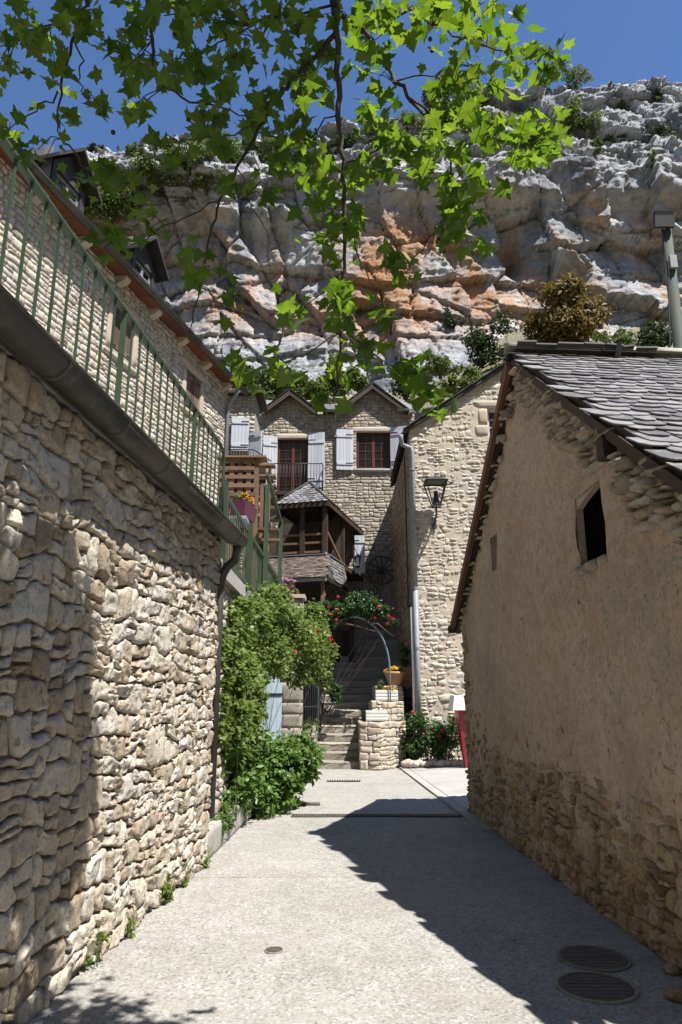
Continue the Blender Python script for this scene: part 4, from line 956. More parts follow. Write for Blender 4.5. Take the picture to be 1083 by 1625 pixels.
MB().prism([A3 + bkd * .05, R3 + bkd * .05, R3 + bkd * 2.2, A3 + bkd * 2.2], Z * (t3 - .01)).build('core', M['mortar_pale'], sw)
SWALL = (t1, t2, t3, A, K, Rr, A2, R2, A3, R3)
# low wall, pier, iron gate and blue door on the left of the steps
lo = thing('low_wall', (-.8, 15.6, 0), 'low rough stone wall at the left edge of the steps', 'wall')
face_wall((-1.25, 15.55), (-.56, 15.75), 0, .80, lo, 'granite', seed=36); face_wall((-.56, 15.75), (-.56, 17.2), 0, .95, lo, 'granite', seed=37)
MB().prism([Vector((-1.25, 15.6, 0)), Vector((-.6, 15.8, 0)), Vector((-.6, 17.2, 0)), Vector((-1.25, 17.2, 0))], Z * .82).build('core', M['mortar_grey'], lo)
pi_ = thing('stone_pier', (-1.0, 15.3, 0), 'square pier of large granite blocks beside the iron gate', 'pier')
face_wall((-1.27, 15.3), (-.83, 15.3), 0, 3.6, pi_, 'granite', (.38, .52), (.5, .6), (.4, .55), 38, rough=.014, warp=.01); face_wall((-.83, 15.3), (-.83, 15.8), 0, 3.6, pi_, 'granite', (.38, .52), (.5, .6), (.4, .55), 38, rough=.014, warp=.01)
MB().obox((-1.27, 15.32, 0), (.42, 0, 0), (0, .48, 0), (0, 0, 3.58)).build('core', M['mortar_grey'], pi_); MB().box((-1.05, 15.55, 3.64), .54, .6, .08).build('cap', M['dressed'], pi_)
gte = thing('iron_gate', (-.6, 15.7, .85), 'black wrought iron bar gate at the left of the steps', 'gate')
ga, gb = Vector((-.80, 15.50, 0)), Vector((-.44, 16.3, 0))
for zz in (.88, 1.32, 1.80): MB().bar(ga + Z * zz, gb + Z * zz, .012, .03).build('rail', M['iron'], gte)
for k in range(9): q = ga.lerp(gb, k / 8); MB().tube([q + Z * .84, q + Z * (1.95)], .010, 6).build('bar', M['iron'], gte)
bd = thing('blue_door', (-1.55, 15.1, 0), 'pale blue board door half hidden by the climbing rose', 'door')
for k in range(6): MB().obox((-1.85 + k * .105, 15.1, 0), (.101, 0, 0), (0, .04, 0), (0, 0, 1.98)).build('board', M['door_blue'], bd)
for zz in (.4, 1.55): MB().obox((-1.85, 15.085, zz), (.63, 0, 0), (0, .013, 0), (0, 0, .05)).build('hinge', M['iron'], bd)
dw = thing('garden_wall', (-1.4, 12, 0), 'stone garden wall behind the climbing rose, below the green fence', 'wall')
face_wall((-1.42, 7.62), (-1.40, 12.4), 0, 2.95, dw, 'rubble', (.2, .34), (.2, .42), (.1, .24), 39, limit=100, gap=.01, depth=.03, rough=.03)
MB().obox((-1.9, 7.62, 0), (.49, 0, 0), (0, 4.75, 0), (0, 0, 2.95)).build('core', M['mortar_left'], dw)
face_wall((-2.0, 15.2), (-1.27, 15.2), 2.0, 3.0, dw, 'rubble', seed=40); MB().obox((-2.4, 15.22, 0), (1.15, 0, 0), (0, .4, 0), (0, 0, 3.0)).build('core', M['mortar_left'], dw)
# terrace beam and upper garden terrace
MB().obox((-1.45, 7.6, 2.86), (.14, 0, 0), (0, 7.5, 0), (0, 0, .17)).build('edge_beam', M['concrete'], ter)
MB().obox((-6.0, 7.7, 2.86), (4.55, 0, 0), (0, 9.5, 0), (0, 0, .12)).build('slab', M['concrete'], ter)
# ------------------------------------------------------------------ green slat fence, stair posts, wooden stair
gf = thing('slat_fence', (-1.36, 11, 3), 'sage green slatted fence on the beam above the climbing rose', 'fence')
fa, fb = Vector((-1.38, 7.75, 0)), Vector((-1.31, 14.35, 0)); fd = (fb - fa).normalized()
n = 42
for k in range(n + 1):
    q = fa.lerp(fb, k / n); MB().bar(q + Z * 3.06, q + Z * 3.84, .012, .014, (1, 0, 0)).build('slat', M['green'], gf)
for zz in (3.10, 3.86): MB().bar(fa + Z * zz + Vector((.02, 0, 0)), fb + Z * zz + Vector((.02, 0, 0)), .03, .055).build('rail', M['green'], gf)
for k in (0, .32, .615, 1.0):
    q = fa.lerp(fb, k); h = 5.12 if k > .6 else 3.95
    MB().box((q.x + .055, q.y, (3.0 + h) / 2), .075, .075, h - 3.0).build('post', M['green'], gf)
q0 = fa.lerp(fb, .595) + Vector((.055, 0, 5.28)); q1 = fb + Vector((.055, .15, 5.06))
MB().bar(q0, q1, .06, .07).build('handrail', M['green'], gf)
ws = thing('wooden_stair', P(400, 800, 13.5), 'brown wooden outdoor stair with pallet panel below the blue shutters', 'stair')
for k in range(8):
    q = P(398 + k * .0, 735 + k * 17, 15.2 - k * .28); MB().obox(q + Vector((0, 0, -.05)), (.55, 0, 0), (0, .26, 0), (0, 0, .05)).build('tread', M['timber_brown'], ws)
a, b = P(396, 742, 15.3), P(396, 880, 13.0); MB().bar(a, b, .05, .16).build('stringer', M['timber_brown'], ws)
a, b = P(424, 742, 15.4), P(424, 880, 13.2); MB().bar(a, b, .05, .16).build('stringer', M['timber_brown'], ws)
pq = [P(346, 732, 13.0), P(404, 732, 13.0), P(404, 815, 13.0), P(346, 815, 13.0)]
for k in range(7):
    f = k / 6; MB().obox(pq[0].lerp(pq[3], f), pq[1] - pq[0], (0, .022, 0), (0, 0, .075)).build('plank', M['timber_brown'], ws)
    MB().obox(pq[0].lerp(pq[3], f) + Vector((0, .13, -.07)), pq[1] - pq[0], (0, .022, 0), (0, 0, .075)).build('plank', M['timber_brown'], ws)
for f in (0, .27, .5, .74, .95): MB().obox(pq[3].lerp(pq[2], f) + Vector((0, .024, -1.6)), (.09, 0, 0), (0, .1, 0), (0, 0, pq[0].z - pq[3].z + 1.68)).build('upright', M['timber_brown'], ws)
MB().obox(pq[0] + Vector((-.02, -.05, .07)), pq[1] - pq[0] + Vector((.25, 0, 0)), (0, .35, 0), (0, 0, .035)).build('top_board', M['timber_brown'], ws)
for px in (424, 418): 
    q = P(px, 800, 13.6); MB().box((q.x, q.y, 4.3), .12, .12, 2.6).build('post', M['timber_brown'], ws)
q = P(436, 830, 14.6); ln = thing('stair_lantern', q, 'small dark lantern on the green post by the wooden stair', 'lantern')
MB().lathe([(.02, .16), (.15, .05), (.14, .04), (.09, .03), (.06, -.12), (.03, -.14)], q, 6).build('body', M['iron'], ln); MB().lathe([(.095, .025), (.066, -.10)], q, 6).build('glass', M['glass_pale'], ln)
MB().tube([q + Z * .15, q + Vector((-.1, -.1, .3)), Vector((fb.x + .05, fb.y, q.z + .25))], .010, 6).build('bracket', M['iron'], ln)
# ================================================================== CREAM HOUSE
CHY = 17.0; CO = P(655, 900, CHY); CH = Wall((CO.x, CHY, 0), (1, 0, 0)); CL = 7.0
ch = thing('stone_house', CH.p(2, 0), 'sunlit cream stone house with a street lantern and grey downpipe', 'house')
ez, pz = CH.st(655, 684)[1], CH.st(800, 586); csl = (pz[1] - ez) / pz[0]
def croof(s):
    s = np.asarray(s, float); return np.where(s < 3.4, ez + csl * s, ez + csl * 3.4 - csl * (s - 3.4))
wa, wb = CH.st(774, 665), CH.st(800, 690); cwin = (wa[0], wa[0] + .7, CH.st(778, 692)[1], CH.st(778, 648)[1])
rng = np.random.RandomState(44)
csur = (cwin[0] - .34, cwin[1] + .3, cwin[2] - .1, cwin[3] + .22)
cs = cells(CL, 12, (.11, .20), (.20, .52), (.10, .22), rng, 0, 0, 1.8); cs = clip_cells(cs, [csur], croof)
cs = [c for c in cs if rng.uniform() > .06]
masonry(CH, cs, ch, M['cream_stone'], gap=.006, depth=.012, rough=.026, k=.22, warp=.06, wf=2.4, nu=9, nv=5, rf=8, seed=10, dvar=.9, back=-.03, roof=croof, ex=5, ridge=.026)
wall_sheet(CH, CL, 12, 'mortar_bed', M['mortar_cream'], ch, [cwin], croof, res=.06, amp=.03, fr=5, d0=.008, seed=12)
reveal(CH, cwin, .2, M['dressed'], ch, back=True); window(CH, cwin, .15, ch, M['shutter_blue'], 1, 3, .06)
for q in ((csur[0], cwin[0], cwin[2], cwin[2] + .3), (csur[0] + .1, cwin[0], cwin[2] + .3, cwin[3]), (csur[0], csur[1], cwin[3], csur[3])): block(CH, q[0] + .005, q[1] - .005, q[2] + .005, q[3] - .005, -.03, .045, 'quoin', M['dressed'], ch)
CS = Wall((1.72, 23.2, 0), (CO.x - 1.72, CHY - 23.2, 0)); CSL = math.hypot(CO.x - 1.72, CHY - 23.2)
cs = clip_cells(cells(CSL, ez - .1, (.22, .36), (.3, .7), (.2, .36), rng)); masonry(CS, cs, ch, M['brown_stone'], name='side_stone', rest='side_stones', limit=120, gap=.012, depth=.015, rough=.03, k=.15, warp=.02, nu=6, nv=5, seed=13)
MB().prism([CH.p(.03, 0, -.4), CH.p(CL, 0, -.4), CH.p(CL, float(croof(CL)), -.4), CH.p(3.4, float(croof(3.4)) - .03, -.4), CH.p(.03, ez - .03, -.4)], (0, 4.5, 0)).build('core', M['brown_stone'], ch)
MB().prism([CS.p(0, 0, -.01), CS.p(CSL - .05, 0, -.01), CS.p(CSL - .05, ez - .1, -.01), CS.p(0, ez - .1, -.01)], -CS.n * .3).build('side_core', M['mortar_grey'], ch)
# roof with ragged slate verge
pk = CH.p(3.4, ez + csl * 3.4 + .09, .16); el = CH.p(-.16, ez - csl * .16 + .09, .16); er = CH.p(CL + .3, float(croof(CL)) - .1 + .09, .16)
MB().prism([el, pk, pk + Vector((0, 5, 0)), el + Vector((0, 5, 0))], Z * -.09).build('roof', M['slate_dark'], ch); MB().prism([pk, er, er + Vector((0, 5, 0)), pk + Vector((0, 5, 0))], Z * -.09).build('roof', M['slate_dark'], ch)
for k in range(22):
    p = el.lerp(pk, k / 22); e = (pk - el) / 22
    MB().obox(p + Vector((0, -.03 - random.uniform(0, .04), .006)), e * 1.04 + Z * random.uniform(-.01, .02), (0, .32, 0), Z * random.uniform(.018, .03)).build('slate', M['slate_dark'], ch)
for k in range(26):
    p = el + Vector((0, .3 + .18 * k, .02)); MB().obox(p + Vector((-.03, 0, -.02)), (pk - el) * .08, (0, .172, 0), Z * random.uniform(.02, .035)).build('slate', M['slate_dark'], ch) if k < 24 else None
# street lantern
q = P(692, 783, CHY - .52); sl_ = thing('street_lantern', q, 'black tapered street lantern on a bracket on the cream wall', 'lantern')
tw, bw_, hh = .25, .09, .60; top_ = q.z + .27; bot_ = top_ - hh
def ringp(w, z): return [Vector((q.x + sx * w, q.y + sy * w, z)) for sx, sy in ((-1, -1), (1, -1), (1, 1), (-1, 1))]
T4 = ringp(tw, top_); B4 = ringp(bw_, bot_); 
mb = MB(); [mb.bar(T4[i], B4[i], .022) for i in range(4)]; [mb.bar(T4[i], T4[(i + 1) % 4], .03) for i in range(4)]; [mb.bar(B4[i], B4[(i + 1) % 4], .03) for i in range(4)]; mb.build('frame', M['iron'], sl_)
mb = MB(); H4 = ringp(tw + .03, top_ + .01); H5 = ringp(tw * .35, top_ + .13); mb.add(H4 + H5, [(0, 1, 5, 4), (1, 2, 6, 5), (2, 3, 7, 6), (3, 0, 4, 7), (4, 5, 6, 7), (3, 2, 1, 0)]); mb.build('hood', M['iron'], sl_)
MB().lathe([(.03, 0), (.035, .03), (.012, .09)], Vector((q.x, q.y, top_ + .13)), 8).build('finial', M['iron'], sl_)
MB().lathe([(.09, .0), (.06, .2), (.05, .34)], Vector((q.x, q.y, bot_ + .04)), 8).build('lamp', M['iron'], sl_)
gq = Vector((q.x, q.y, bot_ - .02)); MB().tube([gq, gq + Vector((0, .05, -.16)), gq + Vector((0, .25, -.26)), gq + Vector((0, .5, -.30))], .025, 8).build('bracket', M['iron'], sl_, True); MB().box((q.x, CHY - .05, bot_ - .3), .10, .03, .30).build('wall_plate', M['iron'], sl_)
# gutter end, downpipe, cable and low white pipe
dn_ = thing('downpipe', CH.p(.03, 0, .1), 'grey zinc downpipe at the corner of the cream house', 'downpipe')
gp = CH.p(-.42, ez - .35, .55)
px_ = .05
MB().tube([CH.p(-.24, ez - .20, .28), CH.p(-.23, ez - .32, .22), CH.p(-.20, ez - .42, .14), CH.p(-.08, ez - .46, .11), CH.p(px_ - .02, ez - .50, .11), CH.p(px_, ez - .62, .11), CH.p(px_, 4.0, .11)], .055, 12).build('upper_pipe', M['zinc'], dn_, True)
MB().tube([CH.p(px_, 4.0, .11), CH.p(px_, .35, .11)], .062, 12).build('lower_pipe', M['zinc'], dn_, True)
for zz in (ez - 1.1, 5.6, 4.02, 2.6): MB().tube([CH.p(px_, zz, .11), CH.p(px_, zz + .05, .11)], .070, 12).build('collar', M['zinc'], dn_)
pass
MB().tube([CH.p(-.045, 3.6, .06), CH.p(-.045, .4, .06)], .035, 10).build('white_conduit', M['white'], dn_, True)
cb = thing('wall_cable', CS.p(CSL - .8, 3.5), 'thin black cable running down the brown side wall', 'cable'); MB().tube([CS.p(CSL - .75, ez - .4, .06), CS.p(CSL - .8, 6, .05), CS.p(CSL - .78, 4.6, .05), CS.p(CSL - .80, 3.7, .05), CS.p(CSL - .1, 3.62, .06)], .018, 6).build('cable', M['iron'], cb)
# red stand with white top beside the barn corner
q = P(745, 1205, 15.7); q.z = .06; rt = thing('outdoor_table', q, 'dark red tapered stand with a white square top beside the barn corner', 'table')
zt = P(725, 1131, q.y).z; zt2 = P(725, 1108, q.y).z
mb = MB(); B4 = [q + Vector((sx * .10, sy * .10, ZG)) for sx, sy in ((-1, -1), (1, -1), (1, 1), (-1, 1))]; T4 = [q + Vector((sx * .24, sy * .24, zt)) for sx, sy in ((-1, -1), (1, -1), (1, 1), (-1, 1))]
mb.add(B4 + T4, [(0, 1, 5, 4), (1, 2, 6, 5), (2, 3, 7, 6), (3, 0, 4, 7), (4, 5, 6, 7), (3, 2, 1, 0)]); mb.build('base', M['red'], rt)
mb = MB(); B4 = [q + Vector((sx * .36, sy * .36, zt)) for sx, sy in ((-1, -1), (1, -1), (1, 1), (-1, 1))]; T4 = [q + Vector((sx * .31, sy * .31, zt2)) for sx, sy in ((-1, -1), (1, -1), (1, 1), (-1, 1))]
mb.add(B4 + T4, [(0, 1, 5, 4), (1, 2, 6, 5), (2, 3, 7, 6), (3, 0, 4, 7), (4, 5, 6, 7), (3, 2, 1, 0)]); mb.build('top', M['white'], rt)
# ================================================================== BARN on the right
BF = Vector((1.78, 10.45, 0)); BN = Vector((2.02, 4.57, 0)); BW = Wall(BF, BN - BF); BL = 7.0; SP, ZP, ZE1, ZE2 = 3.44, 5.08, 2.74, 2.42
bn = thing('barn', BW.p(BL / 2, 0), 'old brown rendered barn with slate roof and rubble stone base', 'barn')
def broof(s):
    s = np.asarray(s, float); return np.where(s < SP, ZE1 + (ZP - ZE1) * s / SP, ZP + (ZE2 - ZP) * (s - SP) / (BL - SP))
wa = BW.st(914, 830)[0]; wb = BW.st(960, 830)[0]; bwin = (wa, wb, BW.st(938, 893)[1], BW.st(938, 772)[1])
nic = (BW.st(780, 880)[0], BW.st(789, 880)[0], BW.st(785, 905)[1], BW.st(785, 848)[1])
wall_sheet(BW, BL, 5.2, 'render', M['plaster'], bn, [bwin, nic], broof, res=.055, amp=.05, fr=2.2, seed=20, edge=.06)
reveal(BW, bwin, .06, M['plaster'], bn, th=.06); reveal(BW, nic, .10, M['plaster'], bn, back=True, th=.04)
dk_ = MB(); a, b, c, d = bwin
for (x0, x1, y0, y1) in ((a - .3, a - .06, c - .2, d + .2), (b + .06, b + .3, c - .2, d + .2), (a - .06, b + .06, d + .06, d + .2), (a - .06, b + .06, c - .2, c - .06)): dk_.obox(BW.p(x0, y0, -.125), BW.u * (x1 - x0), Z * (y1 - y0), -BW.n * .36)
dk_.build('dark_window_lining', M['dark'], bn)  # sides behind the opening coloured near-black for the unlit inside
MB().obox(BW.p(bwin[0] - .3, bwin[2] - .2, -.47), BW.u * (bwin[1] - bwin[0] + .6), Z * (bwin[3] - bwin[2] + .4), BW.n * .02).build('dark_window_panel', M['dark'], bn)  # near-black panel paints the darkness inside the barn
rng = np.random.RandomState(60)
cs = [(bwin[0] - .06 + i * .09, bwin[2] - .07, .10, .08) for i in range(int((bwin[1] - bwin[0] + .12) / .09))]
masonry(BW, cs, bn, M['slab_stone'], name='sill_stone', gap=.004, depth=.05, rough=.02, warp=.02, nu=5, nv=4, seed=24)
ar = MB(); n = 8; poly = []
for k in range(n + 1): poly.append(BW.p(bwin[0] - .02 + (bwin[1] - bwin[0] + .04) * k / n, bwin[3] - .10 + .10 * (1 - (1 - k / n) ** 2) , -.02))
poly += [BW.p(bwin[1] + .02, bwin[3] + .03, -.02), BW.p(bwin[0] - .02, bwin[3] + .03, -.02)]
ar.prism(poly, -BW.n * .05).build('window_head', M['plaster'], bn)
# rubble at the foot, thinning out into the render; quoins at the far corner; a few scattered stones
cs = cells(BL, 2.6, (.12, .22), (.13, .32), (.08, .2), rng, 0.0, 0.0); keep = []
for (a, b, w, h) in cs:
    lim = 1.02 + .30 * float(fbm(n3(a * .9, b * .3, 4.4), 3)) - .02 * a
    quo = a < .30 + .12 * math.sin(b * 9)
    if b + h * .5 < lim or (quo and rng.uniform() < .8) or (b < lim + .35 and rng.uniform() < .25): keep.append((a, b, w, h))
masonry(BW, keep, bn, M['barn_stone'], gap=.005, depth=.020, rough=.020, k=.20, warp=.06, wf=3, nu=10, nv=7, rf=10, seed=25, tilt=.012, dvar=.7, back=-.06,
        ex=7, ridge=.016, pw=.5, taper=lambda S, T: -.034 * sstep(.5, 1.3, T) * sstep(.2, .5, S))
# leaning thin slabs packed under the verges
cs = []
for (a, b, w, h) in cells(BL, 3.2, (.055, .115), (.18, .46), (.06, .12), rng, 0.0, 2.0):
    sc, tc = a + w / 2, b + h / 2; dp_ = float(broof(sc)) - tc
    lim = (.50 + .25 * float(fbm(n3(sc * 1.3, tc * 1.6, 8.8), 3))) * (1.0 if sc > SP else .42)
    if not (.02 < dp_ < lim) or (bwin[0] - .1 < sc < bwin[1] + .1 and tc < bwin[3] + .08) or (5.30 < sc < 5.62 and dp_ > .1) or rng.uniform() < .05: continue
    cs.append((a, b, w, h))
V, F = stone_arrays(BW, cs, gap=.005, depth=.062, rough=.018, k=.18, warp=.025, wf=4, nu=9, nv=4, rf=12, seed=26, dvar=.7, tilt=.012, ex=8, ridge=.010, taper=lambda S, T: -.025 * (S < SP)); emit(V, F, bn, M['slab_stone'], [c[2] * c[3] for c in cs], 'slab_stone', 'slab_stones', 300, False)
# roof
rdg = Vector((1, .07, 0)).normalized(); OV = .10
pkv = BW.p(SP, ZP + .10, OV); ev1 = BW.p(-.24, ZE1 - (ZP - ZE1) / SP * .24 + .10, OV); ev2 = BW.p(BL + .25, ZE2 - (ZP - ZE2) / (BL - SP) * .25 + .10, OV); RL = 7.0
for (p, q, nm) in ((pkv, ev1, 'roof_deck'), (ev2, pkv, 'roof_deck')):
    MB().prism([p + rdg * .05, q + rdg * .05, q + rdg * RL, p + rdg * RL], Z * -.07).build(nm, M['timber_dark'], bn)
MB().prism([BW.p(0, 0, -.55), BW.p(BL, 0, -.55), BW.p(BL, ZE2 - .12, -.55), BW.p(SP, ZP - .12, -.55), BW.p(0, ZE1 - .12, -.55)], rdg * 6).build('core', M['plaster'], bn)
# verge rafters and dark edges
MB().bar(pkv + Z * -.13, ev1 + Z * -.13, .06, .11).build('verge_rafter', M['verge'], bn); MB().bar(pkv + Z * -.16 - BW.n * .08, ev1 + Z * -.16 - BW.n * .08, .07, .14).build('verge_rafter', M['timber_dark'], bn)
MB().bar(pkv + Z * -.12 - BW.n * .05, ev2 + Z * -.12 - BW.n * .05, .06, .08).build('verge_rafter', M['timber_dark'], bn)
MB().bar(ev1 + Z * -.13 - BW.n * .3, ev1 + Z * -.16 + BW.n * .06, .10, .10).build('purlin_end', M['timber_dark'], bn); q = BW.p(5.47, float(broof(5.47)) - .30, .02); MB().obox(q + BW.n * -.2, BW.u * .12, Z * .18, BW.n * .28).build('purlin_end', M['timber_dark'], bn)
q = BW.p(6.9, float(broof(6.9)) - .32, .0); MB().obox(q + BW.n * -.2, BW.u * .22, Z * .22, BW.n * .22).build('purlin_end', M['timber_dark'], bn)
# slates: near slope
dn2 = ev2 - pkv; dn2 = (dn2 - rdg * dn2.dot(rdg)).normalized(); HL = (ev2 - pkv).dot(dn2); shear = (ev2 - pkv).dot(rdg) / HL
slates(bn, pkv + Z * .0, rdg, dn2, lambda a, b: .02 < b < HL + .06 and a > shear * b + .055 and a < RL - .1, int(HL / .135) + 1, 34, .205, .135, .010, M['slate'], 300, .045, .60, 9, wvar=.28)
dn3 = ev1 - pkv; dn3 = (dn3 - rdg * dn3.dot(rdg)).normalized(); HL3 = (ev1 - pkv).dot(dn3); sh3 = (ev1 - pkv).dot(rdg) / HL3
ux3 = -rdg                                  # far slope, seen edge on: first columns only
slates(bn, pkv + rdg * 1.4, ux3, dn3, lambda a, b: 0 < b < HL3 + .06 and a < 1.4 - sh3 * b - .07, int(HL3 / .155) + 1, 7, .235, .155, .024, M['slate_dark'], 150, .07, .55, 10, name='verge_slate', rest='verge_slates', wvar=.2)
nR = 12; k = 0.0
while k < RL - .1:
    lg = .52; p = pkv + rdg * (k - .02) + Z * .025
    V = []; n = 8
    for e, rr_ in ((0, .105), (lg - .01, .098)):
        for i in range(n + 1):
            a = math.pi * i / n; V.append(p + rdg * e + BW.u * (-math.cos(a) * rr_) + Z * (math.sin(a) * rr_ * .8 + .015))
    for e, rr_ in ((0, .088), (lg - .01, .080)):
        for i in range(n + 1):
            a = math.pi * i / n; V.append(p + rdg * e + BW.u * (-math.cos(a) * rr_) + Z * (math.sin(a) * rr_ * .8 + .0))
    m = n + 1; F = [(i, i + 1, m + i + 1, m + i) for i in range(n)] + [(2 * m + i + 1, 2 * m + i, 3 * m + i, 3 * m + i + 1) for i in range(n)] + [(i + 1, i, 2 * m + i, 2 * m + i + 1) for i in range(n)]
    MB().add(V, [f for f in F]).build('ridge_tile', M['ridge'], bn, True); k += lg
q = pkv + rdg * 1.15 + dn2 * .18 + Z * .03; MB().bar(q, q + Vector((.03, -.02, .17)), .025, .05).build('snow_hook', M['iron'], bn)
# fallen stones at the barn foot
rg = random.Random(4)
def rock(c, r, mt, label, name='loose_stone', group=None, flat=.6):
    n1, n2 = 9, 6; V = []; F = []; sd = rg.uniform(0, 50)
    for j in range(n2 + 1):
        th = math.pi * j / n2
        for i in range(n1):
            a = 2 * math.pi * i / n1; d = Vector((math.sin(th) * math.cos(a), math.sin(th) * math.sin(a), math.cos(th)))
            k = 1 + .35 * float(fbm(n3(d.x * 1.3 + sd, d.y * 1.3, d.z * 1.3), 3)); V.append(Vector((d.x * r, d.y * r * .8, d.z * r * flat)) * k)
    for j in range(n2):
        for i in range(n1): F.append((j * n1 + i, (j + 1) * n1 + i, (j + 1) * n1 + (i + 1) % n1, j * n1 + (i + 1) % n1))
    o = link(name, mesh(V, F, True), M[mt]); o.location = c; return tag(o, label, 'stone', group)
for (px, py, r, lb_) in ((1050, 1490, .07, 'loose brown stone at the barn foot beside the farther manhole cover'), (1075, 1585, .07, 'loose brown stone at the barn foot beside the nearer manhole cover'), (1068, 1545, .05, 'smallest loose stone at the barn foot, between two larger ones')):
    c = PG(px, py); rock(c + Z * .02, r, 'barn_stone', lb_, 'loose_stone', 'loose stones at the barn foot')
# ------------------------------------------------------------------ wooden pole with floodlight behind the barn
q = P(1072, 570, 14.5); pb = Vector((q.x, 14.5, 0)); pt_ = P(1057, 362, 14.5); up_ = thing('utility_pole', pb, 'green grey wooden pole rising behind the barn roof', 'pole')
MB().tube([pb, pb.lerp(Vector((pt_.x, 14.5, pt_.z)), .5), Vector((pt_.x, 14.5, pt_.z))], [.17, .145, .115], 14).build('shaft', M['pole'], up_, True)
mb = MB(); mb.tube([Vector((pt_.x - .13, 14.42, pt_.z + .05)), Vector((pt_.x - .14, 14.4, pt_.z - 1.4)), Vector((q.x - .16, 14.4, q.z))], .018, 6); mb.build('cable', M['iron'], up_)
MB().box((pt_.x - .02, 14.34, P(1057, 418, 14.4).z), .16, .08, .32).build('junction_box', M['zinc'], up_)
f0 = P(1054, 350, 14.3); fl = thing('floodlight', f0, 'grey finned floodlight on top of the wooden pole', 'light')
Rm = Matrix.Rotation(math.radians(9), 3, 'X')
def fbox(c, x, y, z):
    a, b, d = Rm @ Vector((x, 0, 0)), Rm @ Vector((0, y, 0)), Rm @ Vector((0, 0, z)); return f0 + Rm @ Vector(c) - (a + b + d) / 2, a, b, d
MB().obox(*fbox((0, 0, 0), .46, .10, .34)).build('housing', M['iron'], fl)
for k in range(12): MB().obox(*fbox((-.21 + k * .038, 0, .19), .012, .12, .08)).build('fin', M['iron'], fl)
MB().obox(*fbox((0, .06, 0), .40, .02, .28)).build('lens', M['glass'], fl)
MB().tube([f0 + Vector((0, .05, -.16)), Vector((pt_.x, 14.5, pt_.z - .02))], .03, 8).build('yoke', M['zinc'], fl)
# ================================================================== PLANTS
def leaf_cloud(blobs, n, l, w, rng, clump=.16, up=.5, per=26, droop=.0, nrm_bias=None):
    """leaves (bent quads) in clumps through the volume of the blobs: (centre, radii)"""
    vol = np.array([b[1][0] * b[1][1] * b[1][2] for b in blobs]) ** .75; vol /= vol.sum()
    nc = max(4, n // per); bi = rng.choice(len(blobs), nc, p=vol)
    d = rng.normal(size=(nc, 3)); d /= np.linalg.norm(d, axis=1)[:, None]; rr = rng.uniform(.25, 1.0, nc) ** .45
    cc = np.array([np.array(blobs[i][0]) for i in bi]); rad = np.array([blobs[i][1] for i in bi])
    cl = cc + d * rad * (rr * rng.uniform(.8, 1.12, nc))[:, None]
    k = rng.randint(0, nc, n); sz = rad[k].min(1)[:, None]
    p = cl[k] + rng.normal(size=(n, 3)) * clump * np.minimum(1, sz * 2.2)
    nr = rng.normal(size=(n, 3)) * .75 + d[k] * .55 + np.array([0, 0, up]); nr /= np.linalg.norm(nr, axis=1)[:, None]
    t = rng.normal(size=(n, 3)) + np.array([0, 0, -droop]); t -= nr * (t * nr).sum(1)[:, None]; t /= np.linalg.norm(t, axis=1)[:, None]; s = np.cross(nr, t)
    L = l * rng.uniform(.6, 1.25, n)[:, None]; Wd = w * rng.uniform(.7, 1.2, n)[:, None]
    a = p; b = p + t * L * .45 + s * Wd * .5 + nr * L * .10; c = p + t * L - nr * L * .12; e = p + t * L * .45 - s * Wd * .5 + nr * L * .10
    V = np.stack([a, b, c, e], 1).reshape(-1, 3); i0 = np.arange(n)[:, None] * 4
    F = np.stack([i0 + [0, 1, 2], i0 + [0, 2, 3]], 1).reshape(-1, 3)
    return V, F, cl
def foliage(name, blobs, n, l, w, mt, parent, seed=0, **kw):
    V, F, cl = leaf_cloud(blobs, n, l, w, np.random.RandomState(seed), **kw)
    return link(name, mesh_np(V, F), M[mt], parent, True, 'stuff'), cl
def stems(parent, base, cl, n, r, mt='bark', seed=1, name='stem'):
    rg = random.Random(seed); mb = MB()
    for k in range(n):
        b = Vector(base[k % len(base)]) + Vector((rg.uniform(-.06, .06), rg.uniform(-.06, .06), 0)); e = Vector(cl[rg.randrange(len(cl))]); m = b.lerp(e, .5) + Vector((rg.uniform(-.1, .1), rg.uniform(-.1, .1), rg.uniform(0, .2)))
        mb.tube([b, b.lerp(m, .5) + Vector((0, 0, .05)), m, m.lerp(e, .5) + Vector((rg.uniform(-.04, .04), 0, .03)), e], [r, r * .8, r * .6, r * .45, r * .3], 5, False)
    return mb.build(name, M[mt], parent, True)
def flower(c, r, mt, parent, n=14, name='flower', seed=0):
    rg = random.Random(seed * 7 + int(c.x * 1000)); mb = MB()
    for k in range(n):
        d = Vector((rg.gauss(0, 1), rg.gauss(0, 1), rg.gauss(.2, 1))).normalized(); t = d.orthogonal().normalized(); t = Matrix.Rotation(rg.uniform(0, 6.28), 3, d) @ t; s = d.cross(t)
        p = c + d * r * .55; mb.add([p - t * r * .5, p + s * r * .45 + d * r * .12, p + t * r * .5, p - s * r * .45 + d * r * .12], [(0, 1, 2), (0, 2, 3)])
    return mb.build(name, M[mt], parent)
# ---- planter kerb and bed at the wall end
A = PG(322, 1372); B = PG(397, 1297); kb = thing('planter_kerb', A.lerp(B, .5), 'pale concrete edging of the plant bed at the end of the left wall', 'kerb')
dk = (B - A); Lk = dk.length; dk.normalize(); nk = Vector((dk.y, -dk.x, 0))
for k in range(6):
    Wk = Wall(A + dk * (Lk * k / 6), dk); block(Wk, .004, Lk / 6 - .004, -.02, .285 + random.uniform(-.01, .01), -.10, .02, 'kerb_block', M['concrete'], kb, .006, 50 + k)
MB().prism([A - nk * .08, B - nk * .08, B - nk * .5 + dk * 2.5, A - nk * .35], Z * .20).build('soil', M['soil'], kb)
